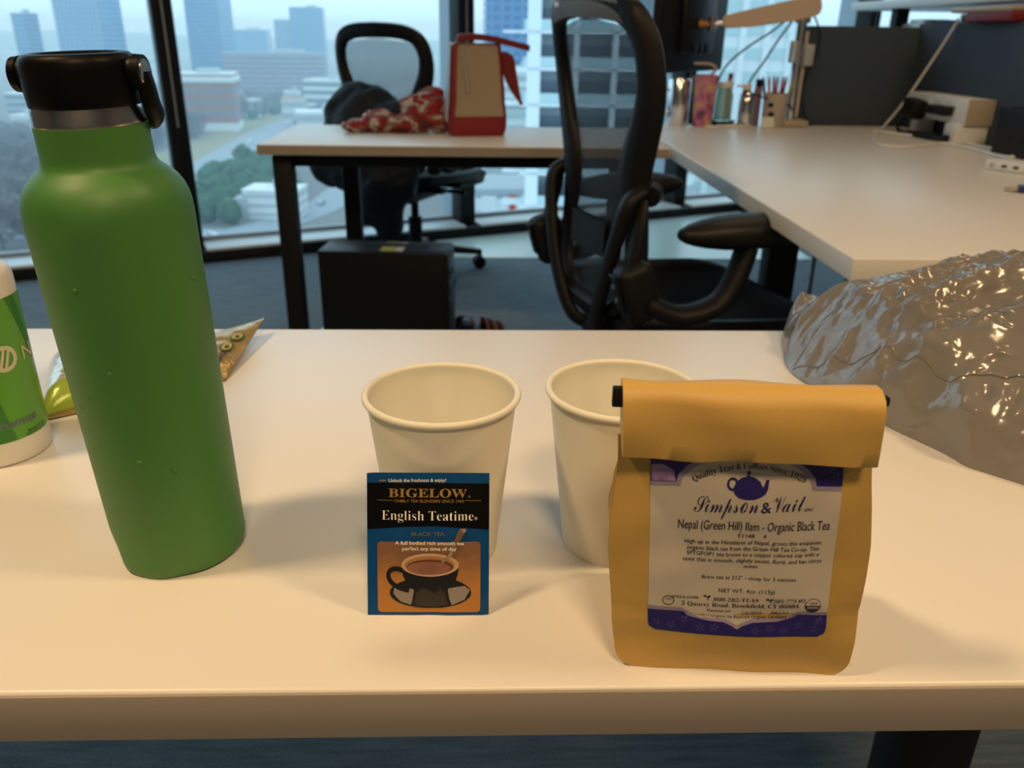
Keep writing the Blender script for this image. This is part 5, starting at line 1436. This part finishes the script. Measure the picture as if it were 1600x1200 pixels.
cable('white_cable', 'white cable tangle on the long desk by the silver spray bottle', [(0.80, 2.97, 0.7345), (0.83, 2.945, 0.7345), (0.875, 2.945, 0.7345), (0.915, 2.98, 0.736), (0.90, 3.02, 0.7345), (0.86, 3.0, 0.7345), (0.82, 2.96, 0.7345), (0.78, 2.93, 0.7345), (0.75, 2.95, 0.7345)], 0.005, M['white_plastic'])

# pink tumbler with straw and the clutter round it
t = thing('tumbler', 'pink and yellow printed tumbler with a bent straw on the long desk', 'tumbler', (0.745, 2.975, TOP))
m, n, l, p = node_mat('sunset_print')
tc = n.new('ShaderNodeTexCoord'); nz = n.new('ShaderNodeTexNoise'); nz.inputs['Scale'].default_value = 26; nz.inputs['Detail'].default_value = 1
l.new(tc.outputs['Object'], nz.inputs[0]); rp = n.new('ShaderNodeValToRGB'); cr = rp.color_ramp
cr.elements[0].position = 0.36; cr.elements[0].color = (0.16, 0.06, 0.16, 1); cr.elements[1].position = 0.66; cr.elements[1].color = (0.62, 0.42, 0.12, 1)
for ps, c_ in ((0.43, (0.50, 0.14, 0.26, 1)), (0.52, (0.56, 0.22, 0.34, 1)), (0.60, (0.62, 0.36, 0.22, 1))): e = cr.elements.new(ps); e.color = c_
l.new(nz.outputs['Fac'], rp.inputs[0]); l.new(rp.outputs[0], p.inputs['Base Color']); p.inputs['Roughness'].default_value = 0.4
bm = NB(); lathe(bm, [(0, 0), (0.031, 0), (0.033, 0.004), (0.040, 0.155), (0.041, 0.160), (0, 0.160)], 32); obj('tumbler_wall', bm, m, t)
bm = NB(); lathe(bm, [(0, 0.160), (0.0415, 0.160), (0.0415, 0.167), (0.037, 0.170), (0, 0.170)], 32); obj('lid', bm, mat('pink_lid', (0.52, 0.20, 0.33), 0.4), t)
bm = NB(); tube(bm, spline([(0.005, 0, 0.16), (0.028, -0.01, 0.186), (0.010, -0.005, 0.203), (-0.045, 0.0, 0.205)], 5), 0.0045, 8); obj('straw', bm, M['tan_plastic'], t)
t = thing('steel_mug', 'plain brushed steel mug beside the pink tumbler', 'mug', (0.665, 3.01, TOP))
bm = NB(); lathe(bm, [(0, 0), (0.036, 0), (0.038, 0.004), (0.039, 0.150), (0.037, 0.153), (0.036, 0.150), (0.035, 0.01), (0, 0.01)], 32); obj('mug_wall', bm, M['chrome'], t)
bm = NB(); tube(bm, spline([(-0.036, 0, 0.12), (-0.062, 0, 0.115), (-0.066, 0, 0.07), (-0.037, 0, 0.04)], 5), 0.005, 8); obj('handle', bm, M['chrome'], t)
t = thing('paper_sheet', 'white sheet of paper under the steel mug', 'paper', (0.66, 2.95, TOP + 0.0004), R(5))
obj('sheet', box((0, 0, 0.0006), (0.21, 0.16, 0.0008)), M['white_plastic'], t)
t = thing('glass_jar', 'pale green glass jar standing on a black dish', 'jar', (0.825, 3.02, TOP + 0.0165))
bm = NB(); lathe(bm, [(0, 0), (0.030, 0), (0.032, 0.004), (0.032, 0.085), (0.026, 0.100), (0.027, 0.112), (0.024, 0.112), (0.0235, 0.100), (0.029, 0.083), (0.029, 0.006), (0, 0.006)], 28); obj('jar_wall', bm, mat('green_glass', (0.55, 0.75, 0.70), 0.1, Transmission_Weight=0.7), t)
bm = NB(); lathe(bm, [(0, 0.112), (0.028, 0.112), (0.028, 0.128), (0, 0.130)], 24); obj('lid', bm, M['white_plastic'], t)
t = thing('dish', 'shallow black dish under the glass jar', 'dish', (0.825, 3.02, TOP))
bm = NB(); lathe(bm, [(0, 0), (0.030, 0), (0.047, 0.014), (0.048, 0.018), (0.045, 0.018), (0.034, 0.016), (0, 0.016)], 28); obj('dish_bowl', bm, M['black_plastic'], t)
t = thing('spray_bottle', 'small silver spray bottle amid the white cable tangle', 'spray bottle', (0.900, 2.995, TOP))
bm = NB(); lathe(bm, [(0, 0), (0.025, 0), (0.026, 0.004), (0.026, 0.085), (0.020, 0.105), (0.010, 0.114), (0.010, 0.122), (0, 0.122)], 28); obj('bottle_body', bm, M['chrome'], t)
bm = NB(); bx(bm, (-0.004, 0, 0.131), (0.030, 0.016, 0.018), bevel=0.003); bx(bm, (-0.028, 0.0, 0.134), (0.022, 0.008, 0.008)); obj('nozzle', bm, M['white_plastic'], t)
bm = NB(); bx(bm, (-0.016, 0, 0.112), (0.005, 0.010, 0.030), ry(R(20))); obj('trigger', bm, M['red'], t)
t = thing('lip_tube', 'slim mauve tube standing by the pencil cup', 'tube', (0.948, 3.035, TOP))
bm = NB(); lathe(bm, [(0, 0), (0.014, 0), (0.014, 0.11), (0.012, 0.13), (0, 0.13)], 20); obj('tube_body', bm, mat('mauve_plastic', (0.26, 0.15, 0.18), 0.4), t)
bm = NB(); lathe(bm, [(0, 0.13), (0.011, 0.13), (0.011, 0.155), (0, 0.156)], 20); obj('cap', bm, M['black_plastic'], t)
t = thing('hand_cream', 'small white tilted tube clipped above the pink tumbler lid', 'tube', (0.853, 3.052, TOP))
bm = NB(); tube(bm, [(0, 0, 0.001), (0, 0, 0.04), (-0.004, 0, 0.15)], [0.013, 0.014, 0.010], 14); obj('tube_body', bm, M['white_plastic'], t)
bm = NB(); tube(bm, [(-0.004, 0, 0.15), (-0.002, 0, 0.172)], 0.008, 12); obj('cap', bm, M['red'], t)
t = thing('pencil_cup', 'off-white pencil cup with a dark motif, full of pens, at the foot of the arm', 'pencil cup', (1.000, 2.995, TOP))
bm = NB(); lathe(bm, [(0, 0), (0.038, 0), (0.040, 0.003), (0.042, 0.112), (0.0395, 0.112), (0.037, 0.006), (0, 0.006)], 32); obj('cup_wall', bm, mat('stoneware', (0.46, 0.42, 0.37), 0.5), t)
for a, z in ((-128, 0.075), (-120, 0.045)):
    rr = 0.0418; bm = NB(); vs = ball(bm, (0, 0, 0), 0.011, 2, (0.25, 1, 0.7)); bmesh.ops.rotate(bm, cent=(0, 0, 0), matrix=rz(R(a)), verts=bm.verts[:]); bmesh.ops.translate(bm, vec=(rr * math.cos(R(a)), rr * math.sin(R(a)), z), verts=bm.verts[:]); obj('motif', bm, M['black_plastic'], t)
pens = (('orange', (0.55, 0.12, 0.01), -0.018, -0.010, 8), ('red', (0.42, 0.02, 0.02), -0.004, -0.016, 2), ('red', (0.50, 0.03, 0.05), 0.008, 0.006, -5), ('crimson', (0.36, 0.01, 0.04), 0.002, 0.016, 4), ('lime yellow', (0.42, 0.40, 0.02), 0.024, -0.006, -12), ('black', (0.01, 0.01, 0.01), -0.022, 0.010, 12), ('dark red', (0.25, 0.01, 0.01), 0.016, 0.014, -8))
where = ('nearest the tumbler', 'at the front of the bunch', 'in the middle of the bunch', 'at the back of the bunch', 'leaning towards the pole', 'leaning towards the lip tube', 'behind the lime yellow pen')
for (nm, c_, x, y, tl), wh in zip(pens, where):
    t = thing('pen', '%s pen in the pencil cup, %s' % (nm, wh), 'pen', (1.000 + x * 0.8, 2.995 + y * 0.8, TOP + 0.007), 0, 'pens in the pencil cup')
    d = Vector((math.sin(R(-tl)) * 1.0, y * 2, 1)).normalized()
    bm = NB(); tube(bm, [(0, 0, 0), d * 0.145], 0.0048, 8); obj('barrel', bm, mat('pen_' + nm.replace(' ', '_'), c_, 0.4), t)
    bm = NB(); tube(bm, [d * 0.145, d * 0.160], [0.0048, 0.0028], 8); obj('pen_end', bm, mat('pen_end_' + nm.replace(' ', '_'), tuple(min(1, q * 0.6 + 0.02) for q in c_), 0.4), t)
t = thing('note_card', 'small white card leaning against the pencil cup', 'card', (0.965, 2.945, TOP + 0.0003), R(12))
obj('card', box((0, 0, 0.019), (0.050, 0.0012, 0.036), rx(R(-14))), M['white_plastic'], t)

# power box with plugs on the long desk
t = thing('power_box', 'white desk power box with warm light painted on its end and sockets along its face', 'power box', (1.4625, 2.72, TOP))
obj('casing', box((0, 0, 0.0915), (0.083, 0.385, 0.073), bevel=0.003), M['white_plastic'], t)
obj('warm_lit_end', box((0, -0.1945, 0.0915), (0.084, 0.006, 0.074), bevel=0.002), M['tan_plastic'], t)  # warm lamplight on the white end is put into the tan colour
obj('clamp_foot', box((-0.01, -0.15, 0.0285), (0.10, 0.07, 0.055), bevel=0.004), M['white_plastic'], t)
obj('clamp_foot', box((0.0, 0.14, 0.0285), (0.06, 0.05, 0.055), bevel=0.004), M['white_plastic'], t)
for k in range(4):
    sk_ = obj('socket', box((-0.0422, 0.13 - k * 0.082, 0.0915), (0.003, 0.045, 0.045), bevel=0.001), M['white_plastic'], t)
    for dy in (-0.008, 0.008):
        obj('socket_slot', box((-0.0440, 0.13 - k * 0.082 + dy, 0.098), (0.002, 0.003, 0.012)), M['black_plastic'], sk_)
t = thing('power_adapter', 'black wall adapter plugged into the power box, its lead curling down', 'adapter', (1.395, 2.80, TOP + 0.060))
obj('adapter_body', box((0, 0, 0.022), (0.045, 0.085, 0.058), rx(R(6)), bevel=0.008), M['black_plastic'], t)
bm = NB(); tube(bm, spline([(-0.01, 0.03, -0.01), (-0.02, 0.045, -0.035), (-0.025, 0.02, -0.052), (-0.02, -0.05, -0.054), (-0.01, -0.14, -0.050), (0.0, -0.24, -0.046)], 7), [0.005] * 8 + [0.006] * 12 + [0.012] * 10 + [0.009] * 6, 8); obj('lead', bm, M['black_plastic'], t)
t = thing('power_plug', 'black straight plug pushed into the middle socket of the power box', 'plug', (1.405, 2.655, TOP + 0.088))
obj('plug_body', box((0, 0, 0.0), (0.034, 0.110, 0.028), bevel=0.006), M['black_plastic'], t)
bm = NB(); tube(bm, [(0, 0.05, 0), (-0.004, 0.075, -0.01)], [0.008, 0.005], 8); obj('strain_relief', bm, M['black_plastic'], t)
t = thing('docking_station', 'black docking station box beside the felt screen past the power box', 'dock', (1.447, 2.17, TOP), R(0))
obj('casing', box((0, 0, 0.062), (0.085, 0.34, 0.122), bevel=0.004), M['black_plastic'], t)
for k in range(4): obj('port', box((-0.0432, 0.10 - 0.05 * k, 0.045), (0.002, 0.018, 0.008)), M['gloss_black'], t)
t = thing('port_hub', 'white hub with round button and row of ports at the desk edge of view', 'hub', (1.285, 1.975, TOP), R(-60))
bm = NB(); bx(bm, (0.0, 0, 0.0125), (0.17, 0.07, 0.024), bevel=0.005); obj('casing', bm, M['white_plastic'], t)
bm = NB(); tube(bm, [(-0.066, -0.0345, 0.0125), (-0.066, -0.0362, 0.0125)], 0.006, 16); obj('button', bm, M['chrome'], t)
for k in range(4): obj('port', box((-0.036 + 0.028 * k, -0.0352, 0.0125), (0.012, 0.002, 0.006)), M['black_plastic'], t)
t = thing('memory_stick', 'blue memory stick with clear looped cap on the long desk', 'memory stick', (1.112, 1.700, TOP), R(-18))
obj('stick_body', box((0.012, 0, 0.0075), (0.050, 0.024, 0.014), bevel=0.003), M['blue_plastic'], t)
obj('stick_label', box((0.018, -0.0122, 0.0078), (0.020, 0.001, 0.007)), M['tan_plastic'], t)
bm = NB()
tube(bm, [(-0.024 + 0.010 * math.cos(q * PI / 10), 0.010 * math.sin(q * PI / 10), 0.006) for q in range(21)], 0.0035, 8, caps=False); obj('cap_loop', bm, M['tan_plastic'], t)

# bits under the long desk
t = thing('control_puck', 'pale olive oval paddle under the corner of the long desk', 'desk control', (0.572, 1.20, 0.672))
bm = NB(); ball(bm, (0, 0, 0), 1.0, 3, (0.036, 0.026, 0.011)); obj('paddle', bm, M['olive'], t)
obj('mount', box((0, 0.01, 0.018), (0.03, 0.02, 0.012)), M['black_plastic'], t)
cable('floor_cable', 'grey cable looping on the carpet under the long desk', [(0.96, 2.35, 0.45), (0.97, 2.36, 0.25), (1.02, 2.40, 0.05), (1.00, 2.60, 0.006), (0.97, 2.75, 0.006), (1.05, 2.72, 0.006), (1.12, 2.62, 0.006), (1.25, 2.60, 0.006)], 0.006, mat('grey_cable', (0.22, 0.24, 0.26), 0.5))
cable('floor_cable', 'thin black cable hanging in a loop under the long desk', [(0.95, 2.45, 0.69), (0.98, 2.46, 0.60), (1.03, 2.47, 0.555), (1.09, 2.47, 0.58), (1.13, 2.46, 0.69)], 0.003, M['black_plastic'])
